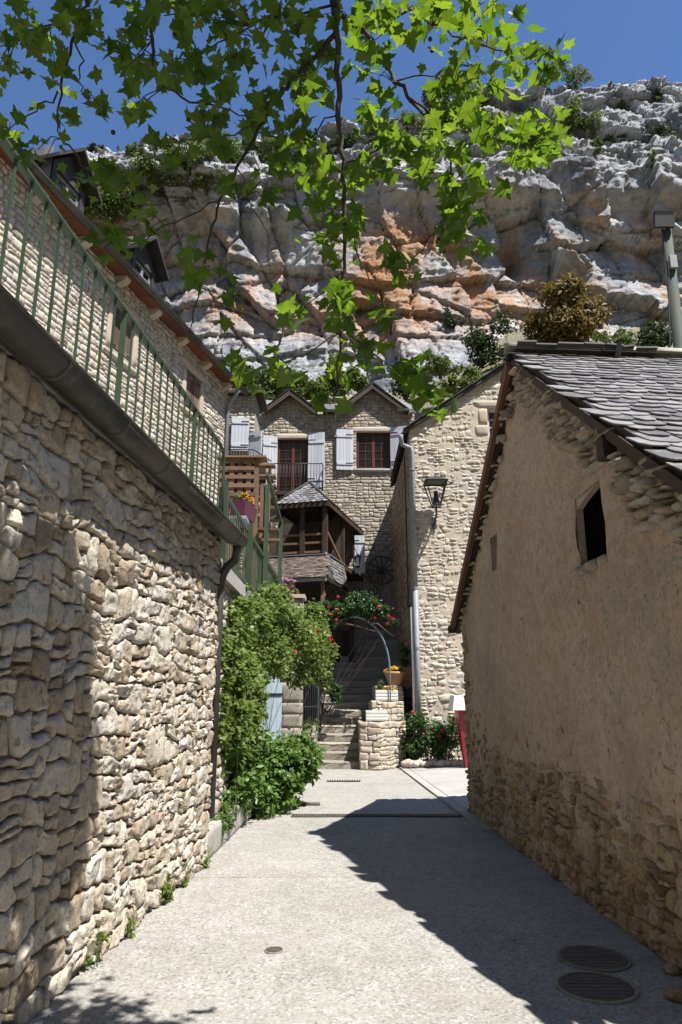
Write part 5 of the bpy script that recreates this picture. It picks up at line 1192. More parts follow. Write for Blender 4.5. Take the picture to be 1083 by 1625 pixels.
# ---- climbing rose over the garden wall
def blob(px, py, Y, rx, ry, rz): return (tuple(P(px, py, Y)), (rx, ry, rz))
cr = thing('climbing_rose', (-1.25, 10.5, 0), 'tall light green climbing rose covering the garden wall on the left', 'climbing plant')
bl = [blob(375, 985, 9.3, .25, .7, .30), blob(400, 985, 10.2, .32, .7, .32), blob(432, 958, 11.6, .34, .6, .30), blob(462, 1008, 12.6, .48, .6, .42), blob(488, 1040, 13.4, .42, .5, .40), blob(428, 1035, 11.5, .35, .6, .40),
      blob(372, 1060, 9.0, .22, .6, .50), blob(372, 1130, 9.0, .22, .6, .45), blob(505, 1010, 13.7, .26, .4, .36), blob(512, 1070, 14.0, .18, .3, .25), blob(395, 1100, 9.8, .20, .4, .40), blob(440, 1065, 12.4, .30, .4, .22), blob(480, 1075, 13.2, .2, .3, .18)]
bl += [blob(360, 1010, 8.7, .16, .5, .3), blob(354, 1060, 8.0, .07, .25, .45), blob(352, 1140, 8.0, .07, .25, .4), blob(405, 1055, 10.4, .2, .4, .3), blob(450, 985, 12.2, .3, .4, .3), blob(385, 940, 9.9, .16, .4, .14)]
_, cl = foliage('leaves', bl + [blob(500, 975, 13.8, .22, .3, .22), blob(525, 1035, 14.2, .14, .25, .25), blob(392, 1150, 9.9, .22, .4, .3), blob(378, 1185, 9.5, .2, .4, .25), blob(410, 1120, 10.4, .12, .3, .2)], 19000, .082, .060, 'leaf_rose', cr, 1, clump=.09, up=1.0)
stems(cr, [(-1.28, 9.2, .2), (-1.25, 10.2, .2), (-1.25, 11.4, .0), (-1.2, 12.2, .0)], cl, 12, .008, seed=3)
for k, (px, py, Y) in enumerate(((498, 998, 13.3), (524, 1012, 13.4), (528, 1018, 13.5), (505, 1003, 13.2), (470, 1035, 12.2))): flower(P(px, py, Y - .35), .055, 'petal_red', cr, seed=k)
bs = thing('green_shrub', (-1.0, 10.3, 0), 'dense bright green leafy shrub spilling over the kerb onto the alley', 'shrub')
bl = [blob(430, 1215, 10.6, .46, .5, .38), blob(372, 1225, 9.6, .30, .5, .45), blob(400, 1268, 10.2, .36, .4, .26), blob(470, 1195, 11.0, .30, .35, .28), blob(352, 1190, 9.0, .22, .4, .35), blob(445, 1262, 10.6, .34, .35, .22), blob(395, 1175, 10.2, .3, .4, .25), blob(480, 1225, 11.0, .18, .25, .2)]
_, cl = foliage('leaves', bl + [blob(455, 1240, 10.8, .3, .3, .25), blob(490, 1205, 11.2, .2, .25, .22)], 10500, .092, .066, 'leaf_bush', bs, 2, clump=.085, up=1.0)
stems(bs, [(-1.1, 10.1, .05), (-1.2, 9.5, .15), (-.95, 10.6, 0)], cl, 20, .008, seed=5)
fn = thing('low_plant', (-1.25, 8.4, .2), 'low light green plant in the bed at the end of the left wall', 'plant')
_, cl = foliage('leaves', [blob(347, 1300, 8.4, .14, .35, .14), blob(355, 1275, 8.9, .14, .3, .16), blob(340, 1310, 8.0, .10, .25, .10)], 600, .07, .045, 'leaf_bush', fn, 3, clump=.06, up=.8); stems(fn, [(-1.28, 8.4, .18), (-1.24, 8.8, .18)], cl, 14, .006)
# ---- roses on the arch
t1, t2, t3, _A, _K, _R, A2, R2, A3, R3 = SWALL
AY = 16.9; cx0, cx1 = P(506, 1060, AY).x, P(619, 1060, AY).x; zs = P(619, 1062, AY).z; zt = P(575, 978, AY).z; xc = (cx0 + cx1) / 2
ra = thing('rose_arch', (xc, AY, 1.5), 'blue grey iron garden arch over the steps', 'arch')
for off in (0, .12, .24):
    pts = [Vector((cx1, AY + off, t2 - .1))] + [Vector((xc + (cx1 - xc) * math.cos(a), AY + off, zs + (zt - zs) * math.sin(a))) for a in np.linspace(0, math.pi, 25)] + [Vector((cx0, AY + off, .6))]
    MB().tube(pts, .014, 6).build('hoop', M['iron_blue'], ra, True)
for a in np.linspace(.12, math.pi - .1, 12):
    p = Vector((xc + (cx1 - xc) * math.cos(a), AY, zs + (zt - zs) * math.sin(a))); MB().tube([p, p + Vector((0, .24, 0))], .010, 6).build('rung', M['iron_blue'], ra)
rv = thing('rambling_rose', (cx0, AY, .8), 'dark green rambling rose with red flowers on top of the iron arch', 'climbing plant')
_, cl = foliage('leaves', [blob(545, 968, AY, .38, .3, .20), blob(578, 962, AY, .42, .3, .26), blob(604, 972, AY, .26, .28, .18), blob(522, 985, AY, .2, .3, .2), blob(622, 988, AY, .12, .2, .1), blob(570, 945, AY + .1, .3, .25, .12), blob(512, 962, AY, .16, .2, .14), blob(515, 1010, AY, .14, .25, .3), blob(520, 1050, AY, .12, .2, .3)], 6200, .075, .05, 'leaf_dark', rv, 6, clump=.09, up=.7)
stems(rv, [(cx0, AY + .1, .8), (cx0 + .05, AY + .2, 1.0)], cl, 16, .012)
mb = MB(); mb.tube([P(520, 985, AY), P(560, 992, AY - .1), P(596, 1002, AY - .1)], [.02, .018, .012], 6); mb.tube([P(560, 985, AY - .1), P(600, 990, AY - .15), P(624, 1010, AY - .1)], [.016, .014, .008], 6); mb.build('cane', M['timber_brown'], rv, True)
for k, (px, py) in enumerate(((537, 947), (522, 964), (534, 984), (536, 968), (601, 963), (595, 981), (624, 982), (616, 990), (527, 975), (618, 978))): flower(P(px, py, AY - .36), .055, 'petal_red', rv, 16, seed=k)
# ---- rose bed by the cream house
o = MB().prism([Vector((1.62, 16.12, -.05)), Vector((3.1, 16.12, -.05)), Vector((3.1, 16.97, -.05)), Vector((1.62, 16.97, -.05))], Z * .19).build('plant_bed', M['soil']); o['kind'] = 'structure'
rb = thing('rose_bush', (2.2, 16.5, .1), 'green rose bush with a few red flowers below the cream house wall', 'shrub')
RY = 16.45
_, cl = foliage('leaves', [blob(665, 1160, RY, .28, .3, .40), blob(690, 1165, RY, .36, .3, .34), blob(715, 1165, RY, .28, .3, .32), blob(655, 1185, RY, .22, .25, .2), blob(680, 1185, RY, .4, .3, .2), blob(722, 1150, RY + .2, .2, .2, .2), blob(662, 1135, RY, .12, .15, .2)], 4200, .085, .055, 'leaf_dark', rb, 7, clump=.09, up=1.0)
stems(rb, [(1.9, 16.5, .05), (2.3, 16.5, .05), (2.6, 16.5, .05)], cl, 22, .010)
for k, (px, py) in enumerate(((697, 1168), (702, 1160), (655, 1130), (720, 1142))): flower(P(px, py, RY - .4), .055, 'petal_red', rb, seed=k)
for k in range(17):
    px = 642 + k * 5.8; py = 1215 - k * .5 + random.uniform(-2, 2); c = P(px, py, 16.1 + random.uniform(-.08, .08)); c.z = .075
    rock(c + Z * .05, random.uniform(.07, .13), 'dressed' if k % 3 else 'cream_stone', 'pale rounded stone edging the rose bed by the cream house', 'border_stone', 'stones edging the rose bed', .75)
# ---- flower boxes and pots on the stepped wall
def trough_box(c, lx, ly, h, mt, name, label, cat='planter', rz=0, slats=True, taper=.0):
    r = thing(name, c, label, cat); R = Matrix.Rotation(rz, 3, 'Z')
    o = lambda x, y, z: c + R @ Vector((x, y, z))
    mb = MB(); b = [(-lx / 2 + taper, -ly / 2 + taper), (lx / 2 - taper, -ly / 2 + taper), (lx / 2 - taper, ly / 2 - taper), (-lx / 2 + taper, ly / 2 - taper)]; t_ = [(-lx / 2, -ly / 2), (lx / 2, -ly / 2), (lx / 2, ly / 2), (-lx / 2, ly / 2)]
    V = [o(x, y, 0) for x, y in b] + [o(x, y, h) for x, y in t_] + [o(x * .9, y * .84, h) for x, y in t_] + [o(x * .9, y * .84, h - .04) for x, y in t_]
    F = [(3, 2, 1, 0)] + [(i, (i + 1) % 4, (i + 1) % 4 + 4, i + 4) for i in range(4)] + [(i + 4, (i + 1) % 4 + 4, (i + 1) % 4 + 8, i + 8) for i in range(4)] + [(i + 8, (i + 1) % 4 + 8, (i + 1) % 4 + 12, i + 12) for i in range(4)]
    mb.add(V, F); mb.build('box', M[mt], r)
    MB().add([o(x * .9, y * .84, h - .035) for x, y in t_], [(0, 1, 2, 3)]).build('soil', M['soil'], r)
    if slats:
        mb = MB()
        for k in range(3): mb.obox(o(-lx / 2 + .01, -ly / 2 - .008, h * (.12 + .3 * k)), R @ Vector((lx - .02, 0, 0)), R @ Vector((0, .01, 0)), Z * h * .2)
        mb.build('slats', M[mt], r)
    return r
c = Vector((P(598, 1146, 16.4).x, 16.42, t1 + .02)); trough_box(c, .48, .2, .22, 'white', 'flower_box', 'white slatted flower box on the lowest step of the stair wall')
c2 = Vector((P(614, 1112, 17.0).x, 17.05, t2 + .015)); b2_ = trough_box(c2, .52, .2, .24, 'white', 'flower_box', 'white slatted flower box with yellow flowers in the middle of the stair wall')
foliage('leaves', [((c2.x, c2.y, c2.z + .27), (.2, .08, .06)), ((c2.x - .12, c2.y, c2.z + .36), (.08, .06, .12))], 420, .07, .02, 'leaf_rose', b2_, 11, clump=.04, up=.2)
foliage('flowers', [((c2.x + .08, c2.y - .04, c2.z + .27), (.18, .07, .05))], 260, .045, .035, 'petal_yellow', b2_, 12, clump=.03)
c3 = Vector((P(627, 1085, 17.35).x, 17.4, t3 + .015)); fp = thing('flower_pot', c3, 'terracotta pot of yellow flowers on the top of the stair wall', 'pot')
MB().lathe([(.13, 0), (.15, .02), (.22, .22), (.25, .26), (.26, .30), (.235, .31), (.22, .28)], c3, 20).build('pot', M['terracotta'], fp, True)
foliage('leaves', [((c3.x, c3.y, c3.z + .34), (.22, .2, .07))], 420, .055, .03, 'leaf_rose', fp, 13, clump=.04); foliage('flowers', [((c3.x, c3.y - .05, c3.z + .38), (.26, .2, .06))], 620, .05, .04, 'petal_yellow', fp, 14, clump=.04, up=1.0)
c4 = Vector((P(645, 1088, 17.9).x - .02, 17.95, t3 + .01)); wb_ = trough_box(c4, .44, .34, .42, 'terracotta', 'wooden_planter', 'square ochre planter with a green plant behind the yellow flowers')
_, cl = foliage('leaves', [((c4.x, c4.y, c4.z + .75), (.14, .12, .28))], 260, .10, .06, 'leaf_bush', wb_, 15, clump=.08); stems(wb_, [(c4.x, c4.y, c4.z + .38)], cl, 8, .008)
# pots on the fence and pier
q = P(387, 822, 10.3); pb_ = trough_box(q + Z * -.02, .62, .24, .22, 'purple', 'planter_box', 'purple planter box with orange flowers on the green fence', rz=math.pi / 2 - .15, slats=False, taper=.03)
MB().box((q.x - .05, q.y, q.z - .06), .26, .6, .05).build('bracket', M['zinc'], pb_)
foliage('leaves', [((q.x, q.y, q.z + .25), (.12, .32, .06))], 420, .05, .03, 'leaf_bush', pb_, 16, clump=.05); foliage('flowers', [((q.x, q.y, q.z + .29), (.12, .34, .05))], 360, .05, .042, 'petal_orange', pb_, 17, clump=.05)
q = P(454, 933, 15.4); pp_ = trough_box(q, .40, .24, .22, 'purple', 'planter_box', 'purple planter box with pink flowers on the granite pier', slats=False, taper=.03)
q.z = 3.68; pp_.location = q; 
for ch_ in list(pp_.children): ch_.location.z = ch_.location.z
foliage('leaves', [((q.x, q.y, q.z + .25), (.2, .12, .05))], 300, .05, .03, 'leaf_bush', pp_, 18, clump=.04); foliage('flowers', [((q.x, q.y, q.z + .30), (.21, .13, .06))], 480, .05, .042, 'petal_pink', pp_, 19, clump=.04)
# pots and greenery around the gate
gp_ = thing('gate_plant', (-.8, 15.6, .8), 'small green plant growing on the low wall beside the iron gate', 'plant'); _, cl = foliage('leaves', [((-.85, 15.6, .9), (.22, .12, .12)), ((-.62, 15.9, .95), (.14, .14, .14))], 700, .06, .03, 'leaf_rose', gp_, 20, clump=.05); stems(gp_, [(-.8, 15.65, .78)], cl, 8, .005)
g2_ = thing('stair_plant', (-.45, 16.7, .9), 'dark green plant hanging beside the steps behind the gate', 'plant'); _, cl = foliage('leaves', [tuple((tuple(P(532, 1100, 16.8)), (.14, .15, .26)))], 700, .08, .05, 'leaf_dark', g2_, 21, clump=.06); stems(g2_, [(-.4, 16.8, .9)], cl, 8, .006)
# weeds along the foot of the left wall
for k, (px, py, r, n, lb_) in enumerate(((228, 1432, .10, 130, 'tuft of green weeds low on the left wall'), (262, 1432, .06, 70, 'small green weed at the wall foot beside the taller tuft'), (192, 1487, .05, 50, 'tiny bright weed at the foot of the left wall, nearest the camera'), (312, 1376, .05, 60, 'tiny weed where the left wall meets the kerb'), (125, 1535, .09, 90, 'dark green weed in the shade at the foot of the left wall'), (280, 1406, .035, 40, 'tiny weed between tuft and kerb at the wall foot'))):
    c = PG(px, py); c.x = max(c.x, -1.32 - (7.48 - c.y) * .078 + .04); w_ = thing('wall_weed', c, lb_, 'weed'); _, cl = foliage('leaves', [((c.x, c.y, r * .9), (r * .7, r * 1.6, r))], n, .05, .028, 'leaf_rose', w_, 30 + k, clump=.03, up=.8); stems(w_, [(c.x, c.y, ZG)], cl, 5, .003, 'leaf_rose')
# grit, fallen leaves and moss gathered along the wall feet
rgn = np.random.RandomState(77); n = 260; sd = rgn.uniform(0, 1, n); yy = rgn.uniform(1.5, 10, n)
xx = np.where(sd < .5, -1.32 - (7.48 - np.minimum(yy, 7.5)) * .078 + .06 + np.abs(rgn.normal(0, .10, n)), 1.78 + (10.45 - yy) * .041 - .05 - np.abs(rgn.normal(0, .12, n)))
sz = rgn.uniform(.003, .010, n); V = []; F = []
for i in range(n):
    b0 = len(V); a = rgn.uniform(0, 6.28); s = sz[i]
    for k in range(3): V.append((xx[i] + s * math.cos(a + k * 2.1), yy[i] + s * math.sin(a + k * 2.1) * rgn.uniform(.6, 1), ZG - .004))
    V.append((xx[i], yy[i], ZG + s * .8)); F += [(b0, b0 + 1, b0 + 3), (b0 + 1, b0 + 2, b0 + 3), (b0 + 2, b0, b0 + 3)]
gr = link('grit', mesh(V, F), M['granite']); tag(gr, 'dark grit and crumbs gathered along the wall feet', 'grit', None, 'stuff')
# ---- bushes on the hillside and the cliff
def bush(px, py, r, Y, mt, label, n=1400, tall=1.0, wide=1.0, cat='bush', base=None):
    n = int(n * 1.7)
    c = cliff_at(px, py) if Y is None else P(px, py, Y)
    if Y is None: c.y -= .3
    R = r / F_PX * c.y * (1.3 if Y is None else 1.05); o = thing('cliff_bush' if Y is None else 'hillside_bush', c - Z * R * tall, label, cat)
    rg = np.random.RandomState(int(px * 3 + py)); bl = []
    for k in range(6): d = rg.normal(0, .42, 3) * R * np.array([wide, .7, tall]); bl.append(((c.x + d[0], c.y + d[1], c.z + d[2]), (R * .55 * wide, R * .5, R * .5 * tall)))
    lf = min(.40, max(.20, R * .19)); _, cl = foliage('leaves', bl, n, lf, lf * .6, mt, o, int(px + py), clump=R * .13, up=.5)
    b = c - Z * R * tall * 1.1 + Vector((0, .3, 0)); stems(o, [tuple(b)], cl, 9, .03 + R * .012)
    return o
B_ = [
 (985, 172, 20, 'leaf_cliff', 'round green bush on the upper right of the cliff', 900, 1, 1.1), (1050, 158, 13, 'leaf_deep', 'small dark bush near the top right corner of the cliff', 500, 1.2, 1), (1045, 208, 17, 'leaf_deep', 'dark bush below the boulder at the right edge of the cliff', 600, 1, 1.2),
 (975, 225, 13, 'leaf_cliff', 'thin bush below the round one on the upper right cliff', 400, 1.1, .9), (1036, 252, 9, 'leaf_cliff', 'tiny bush on the rock face at the far right', 250, 1.2, 1), (916, 190, 26, 'leaf_cliff', 'tall green bush in the gully right of the hanging leaves', 1200, 1.2, .8), (912, 128, 20, 'leaf_cliff', 'feathery bush on the skyline at the head of the gully', 800, 1.0, 1.2), (945, 232, 10, 'leaf_cliff', 'little bush halfway between the gully and the round bush', 300, 1, 1),
 (250, 275, 34, 'leaf_cliff', 'wide green bush on the left cliff ledge beside the upper dormer', 1700, .8, 1.5), (300, 258, 28, 'leaf_cliff', 'green bush on the ledge right of the wide ledge bush', 1200, .9, 1.2), (185, 318, 34, 'leaf_cliff', 'large bush at the cliff foot right behind the upper dormer', 1700, 1.2, 1.1), (362, 252, 26, 'leaf_cliff', 'green bush on the ledge left of the central hanging branch', 1100, 1, 1.2), (430, 262, 24, 'leaf_cliff', 'bush on the ledge behind the diagonal branch', 900, 1, 1.2),
 (150, 238, 9, 'leaf_deep', 'tiny bush on the skyline above the long house', 250, .8, 1.3), (312, 234, 8, 'leaf_deep', 'tiny round bush on the left skyline', 220, 1, 1.2), (488, 226, 26, 'leaf_deep', 'dark bush on the skyline behind the leafy branch', 1000, 1, 1.3), (535, 232, 22, 'leaf_deep', 'dark bush on the ledge beside the central branch', 900, 1, 1.2),
 (700, 170, 28, 'leaf_deep', 'dark bush on the skyline behind the right leaf sprays', 1200, 1, 1.2), (745, 160, 22, 'leaf_cliff', 'bush on the skyline between the right leaf sprays', 900, 1, 1.1), (585, 205, 18, 'leaf_deep', 'small dark skyline bush just right of the central branch', 700, .9, 1.3), (640, 195, 18, 'leaf_cliff', 'skyline bush halfway between the central branch and the right sprays', 700, .9, 1.3), (770, 200, 14, 'leaf_cliff', 'small bush on the ledge below the right skyline bushes', 400, 1, 1),
 (714, 515, 13, 'leaf_deep', 'small dark bush low on the cliff above the cream house', 450, 1.2, .9), (945, 395, 9, 'leaf_deep', 'tiny bush in the middle of the right cliff face', 250, 1.5, .7)]
B_ += [(215, 243, 16, 'leaf_cliff', 'low green bush on the left skyline above the wide ledge bush', 700, .7, 1.6), (270, 238, 13, 'leaf_deep', 'dark low bush on the left skyline between two green ones', 500, .7, 1.5), (345, 236, 17, 'leaf_cliff', 'green skyline bush left of the diagonal branch', 700, .8, 1.5), (405, 232, 16, 'leaf_cliff', 'green skyline bush where the diagonal branch crosses the rim', 700, .8, 1.5), (452, 224, 15, 'leaf_deep', 'dark skyline bush just right of the diagonal branch', 600, .8, 1.4), (330, 292, 20, 'leaf_cliff', 'green bush on the ledge below the left rim, under the branch', 800, .8, 1.4), (860, 138, 14, 'leaf_deep', 'dark skyline bush left of the feathery one', 500, .8, 1.4)]
for (px, py, r, mt, lb_, n, tl, wd_) in B_: bush(px, py, r, None, mt, lb_, n, tl, wd_)
H_ = [(905, 512, 52, 40, 'leaf_broom', 'big yellow brown broom bush above the barn ridge', 3600, .9, 1.35), (850, 520, 24, 40.5, 'leaf_broom', 'small yellow broom bush left of the big one', 900, 1, 1), (1025, 538, 32, 38, 'leaf_deep', 'dark green bush beside the wooden pole', 1700, 1, 1.2), (975, 545, 24, 37, 'leaf_cliff', 'green bush between the broom and the pole', 1000, .9, 1.3), (765, 548, 34, 41, 'leaf_deep', 'dark green bush on the slope above the cream house roof', 1700, 1, 1.2), (700, 575, 24, 38, 'leaf_cliff', 'green bush on the rocks above the cream house gutter', 900, 1, 1.1),
      (740, 600, 26, 33, 'leaf_cliff', 'light green bush directly above the cream house roof slope', 1200, .9, 1.3), (450, 608, 34, 31, 'leaf_cliff', 'bright green bush above the left gable of the grey house', 1800, 1, 1.2), (415, 640, 26, 31, 'leaf_cliff', 'green bush between the long house corner and the left gable', 1200, 1.1, 1), (535, 605, 26, 32, 'leaf_cliff', 'green bush above the chimney of the grey house', 1200, 1, 1.1), (572, 600, 22, 31.5, 'leaf_cliff', 'green bush behind the right gable of the grey house', 900, 1, 1), (645, 612, 24, 34, 'leaf_deep', 'dark bush right of the right gable of the grey house', 1000, 1, 1.2), (500, 622, 20, 31, 'leaf_cliff', 'green bush in the gap between the two gables', 900, .9, 1.1), (395, 600, 24, 34, 'leaf_deep', 'dark bush behind the end of the long house eave', 900, 1, 1)]
for (px, py, r, Y, mt, lb_, n, tl, wd_) in H_: bush(px, py, r, Y, mt, lb_, n, tl, wd_)
# ================================================================== PLANE TREE reaching over the alley
half = [(.0, .0), (.10, -.07), (.24, -.12), (.40, -.13), (.36, .0), (.33, .09), (.44, .12), (.50, .22), (.66, .27), (.80, .38), (.64, .40), (.57, .47), (.44, .46), (.31, .47), (.27, .56), (.36, .64), (.25, .70), (.22, .80), (.10, .88), (.0, 1.08)]
def plane_leaf(seed):
    rg = random.Random(seed); out = [(x * rg.uniform(.92, 1.08), y * rg.uniform(.95, 1.05)) for x, y in half] + [(-x * rg.uniform(.92, 1.08), y * rg.uniform(.95, 1.05)) for x, y in half[-2:0:-1]]
    cu = rg.uniform(.0, .45); fo = rg.uniform(-.05, .45); tw = rg.uniform(-.1, .1)
    z = lambda x, y: fo * abs(x) - cu * (y - .3) ** 2 - .12 * max(0, abs(x) - .45) + tw * x * y
    V = [(0, .30, z(0, .3) - .0)] + [(x, y, z(x, y)) for x, y in out]
    # petiole
    n = len(out); F = [(0, i + 1, (i + 1) % n + 1) for i in range(n)]
    b0 = len(V); V += [(-.012, 0, 0), (.012, 0, 0), (.008, -.35, .10), (-.008, -.35, .10)]; F += [(b0, b0 + 3, b0 + 2), (b0, b0 + 2, b0 + 1)]
    return V, F
kinds = []
for k in range(8): V, F = plane_leaf(k); kinds.append((np.array(V), F, mesh(V, F)))
tr = thing('plane_tree', (1.5, -4.0, 0), 'plane tree with lobed green leaves hanging over the top of the alley', 'tree')
MB().tube([(1.5, -4.0, -.1), (1.48, -4.0, .4), (1.45, -3.98, 2), (1.4, -3.9, 3.6), (1.2, -3.4, 5.0)], [.36, .29, .25, .23, .2], 14).build('trunk', M['bark'], tr, True)
limb = [(1.4, -3.9, 3.4), (1.25, -3.0, 4.6), (.95, -1.6, 5.7), (.6, -.2, 6.3), (.3, 1.0, 6.1), (.05, 1.9, 5.5), tuple(P(524, -70, 2.35)), tuple(P(530, 10, 2.45))]
MB().tube(limb, [.15, .13, .11, .085, .06, .04, .022, .017], 10).build('limb', M['bark'], tr, True)
limb2 = [(1.25, -3.0, 4.6), (.2, -1.9, 5.6), (-.8, -.6, 6.0), (-1.0, .6, 5.6), tuple(P(225, -60, 2.25)), tuple(P(236, 10, 2.3))]
MB().tube(limb2, [.10, .085, .065, .045, .015, .010], 8).build('limb', M['bark'], tr, True)
limb3 = [(-1.0, .6, 5.6), (-1.2, 1.3, 5.0), tuple(P(130, -40, 2.1)), tuple(P(140, 10, 2.15))]
MB().tube(limb3, [.03, .022, .010, .008], 8).build('limb', M['bark'], tr, True)
BR = [([(530, 10, 2.45), (537, 90, 2.55), (540, 170, 2.6), (543, 260, 2.7), (546, 340, 2.75), (548, 430, 2.8), (543, 520, 2.88), (536, 600, 2.95), (530, 640, 3.0)], .0155, .003),
      ([(534, 45, 2.5), (505, 85, 2.5), (470, 122, 2.5), (440, 152, 2.5), (412, 200, 2.55), (378, 265, 2.6), (350, 318, 2.65), (332, 372, 2.7), (320, 450, 2.75), (300, 530, 2.8)], .0120, .0022),
      ([(528, 5, 2.45), (575, 45, 2.5), (605, 92, 2.5), (628, 128, 2.5), (652, 160, 2.5), (690, 200, 2.5), (712, 250, 2.55), (722, 320, 2.6), (742, 385, 2.65)], .0125, .0025),
      ([(236, 10, 2.3), (240, 60, 2.35), (246, 100, 2.4), (252, 132, 2.45), (300, 160, 2.5), (350, 168, 2.5), (404, 190, 2.5)], .0085, .0025),
      ([(140, 10, 2.15), (118, 60, 2.2), (104, 105, 2.25), (96, 150, 2.3), (92, 190, 2.3), (100, 225, 2.35)], .0075, .0022),
      ([(118, 60, 2.2), (130, 95, 2.25), (125, 130, 2.3), (140, 160, 2.3)], .004, .002), ([(96, 150, 2.3), (55, 175, 2.3), (15, 205, 2.3)], .004, .002),
      ([(652, 160, 2.5), (720, 205, 2.45), (780, 220, 2.4), (840, 225, 2.4), (895, 215, 2.4)], .006, .002),
      ([(575, 45, 2.5), (650, 20, 2.4), (720, 50, 2.35), (790, 78, 2.3), (870, 84, 2.3)], .006, .002), ([(628, 128, 2.5), (690, 118, 2.45), (745, 105, 2.4)], .004, .002),
      ([(378, 265, 2.6), (400, 330, 2.7), (425, 370, 2.7), (430, 430, 2.75)], .003, .0015), ([(412, 200, 2.55), (360, 215, 2.5), (290, 220, 2.45), (260, 260, 2.45)], .004, .002),
      ([(350, 318, 2.65), (280, 350, 2.6), (210, 385, 2.5), (170, 390, 2.45)], .0035, .002), ([(100, 225, 2.35), (130, 260, 2.4), (180, 290, 2.45)], .004, .002),
      ([(546, 340, 2.75), (575, 420, 2.8), (600, 470, 2.85), (605, 500, 2.9)], .0035, .0015), ([(548, 430, 2.8), (505, 470, 2.8), (470, 490, 2.8)], .003, .0015), ([(543, 520, 2.88), (590, 560, 2.9), (640, 590, 2.9), (680, 620, 2.9)], .004, .0015), ([(543, 530, 2.88), (470, 570, 2.9), (400, 600, 2.95)], .0035, .0015),
      ([(722, 320, 2.6), (690, 370, 2.7), (650, 420, 2.75), (635, 445, 2.75)], .003, .0015), ([(543, 260, 2.7), (600, 240, 2.65), (660, 250, 2.6), (700, 270, 2.55)], .005, .002), ([(540, 170, 2.6), (490, 220, 2.65), (460, 260, 2.7)], .004, .002), ([(528, 5, 2.45), (440, 25, 2.4), (360, 60, 2.35), (300, 95, 2.35)], .006, .002), ([(360, 60, 2.35), (330, 20, 2.3), (260, 25, 2.3)], .004, .002), ([(140, 10, 2.15), (80, 40, 2.1), (20, 60, 2.05)], .005, .002), ([(320, 450, 2.75), (350, 480, 2.75), (372, 495, 2.75)], .002, .001)]
allp = []
for path, ra_, rb_ in BR:
    pts = [P(*p) for p in path]; fine = []
    for i in range(len(pts) - 1):
        for k in range(4):
            f = k / 4; q = pts[i].lerp(pts[i + 1], f); fine.append(q + Vector((random.gauss(0, .005), random.gauss(0, .008), random.gauss(0, .005))))
    fine.append(pts[-1]); n = len(fine)
    MB().tube(fine, [ra_ + (rb_ - ra_) * i / (n - 1) for i in range(n)], 7).build('branch', M['bark'], tr, True); allp += fine
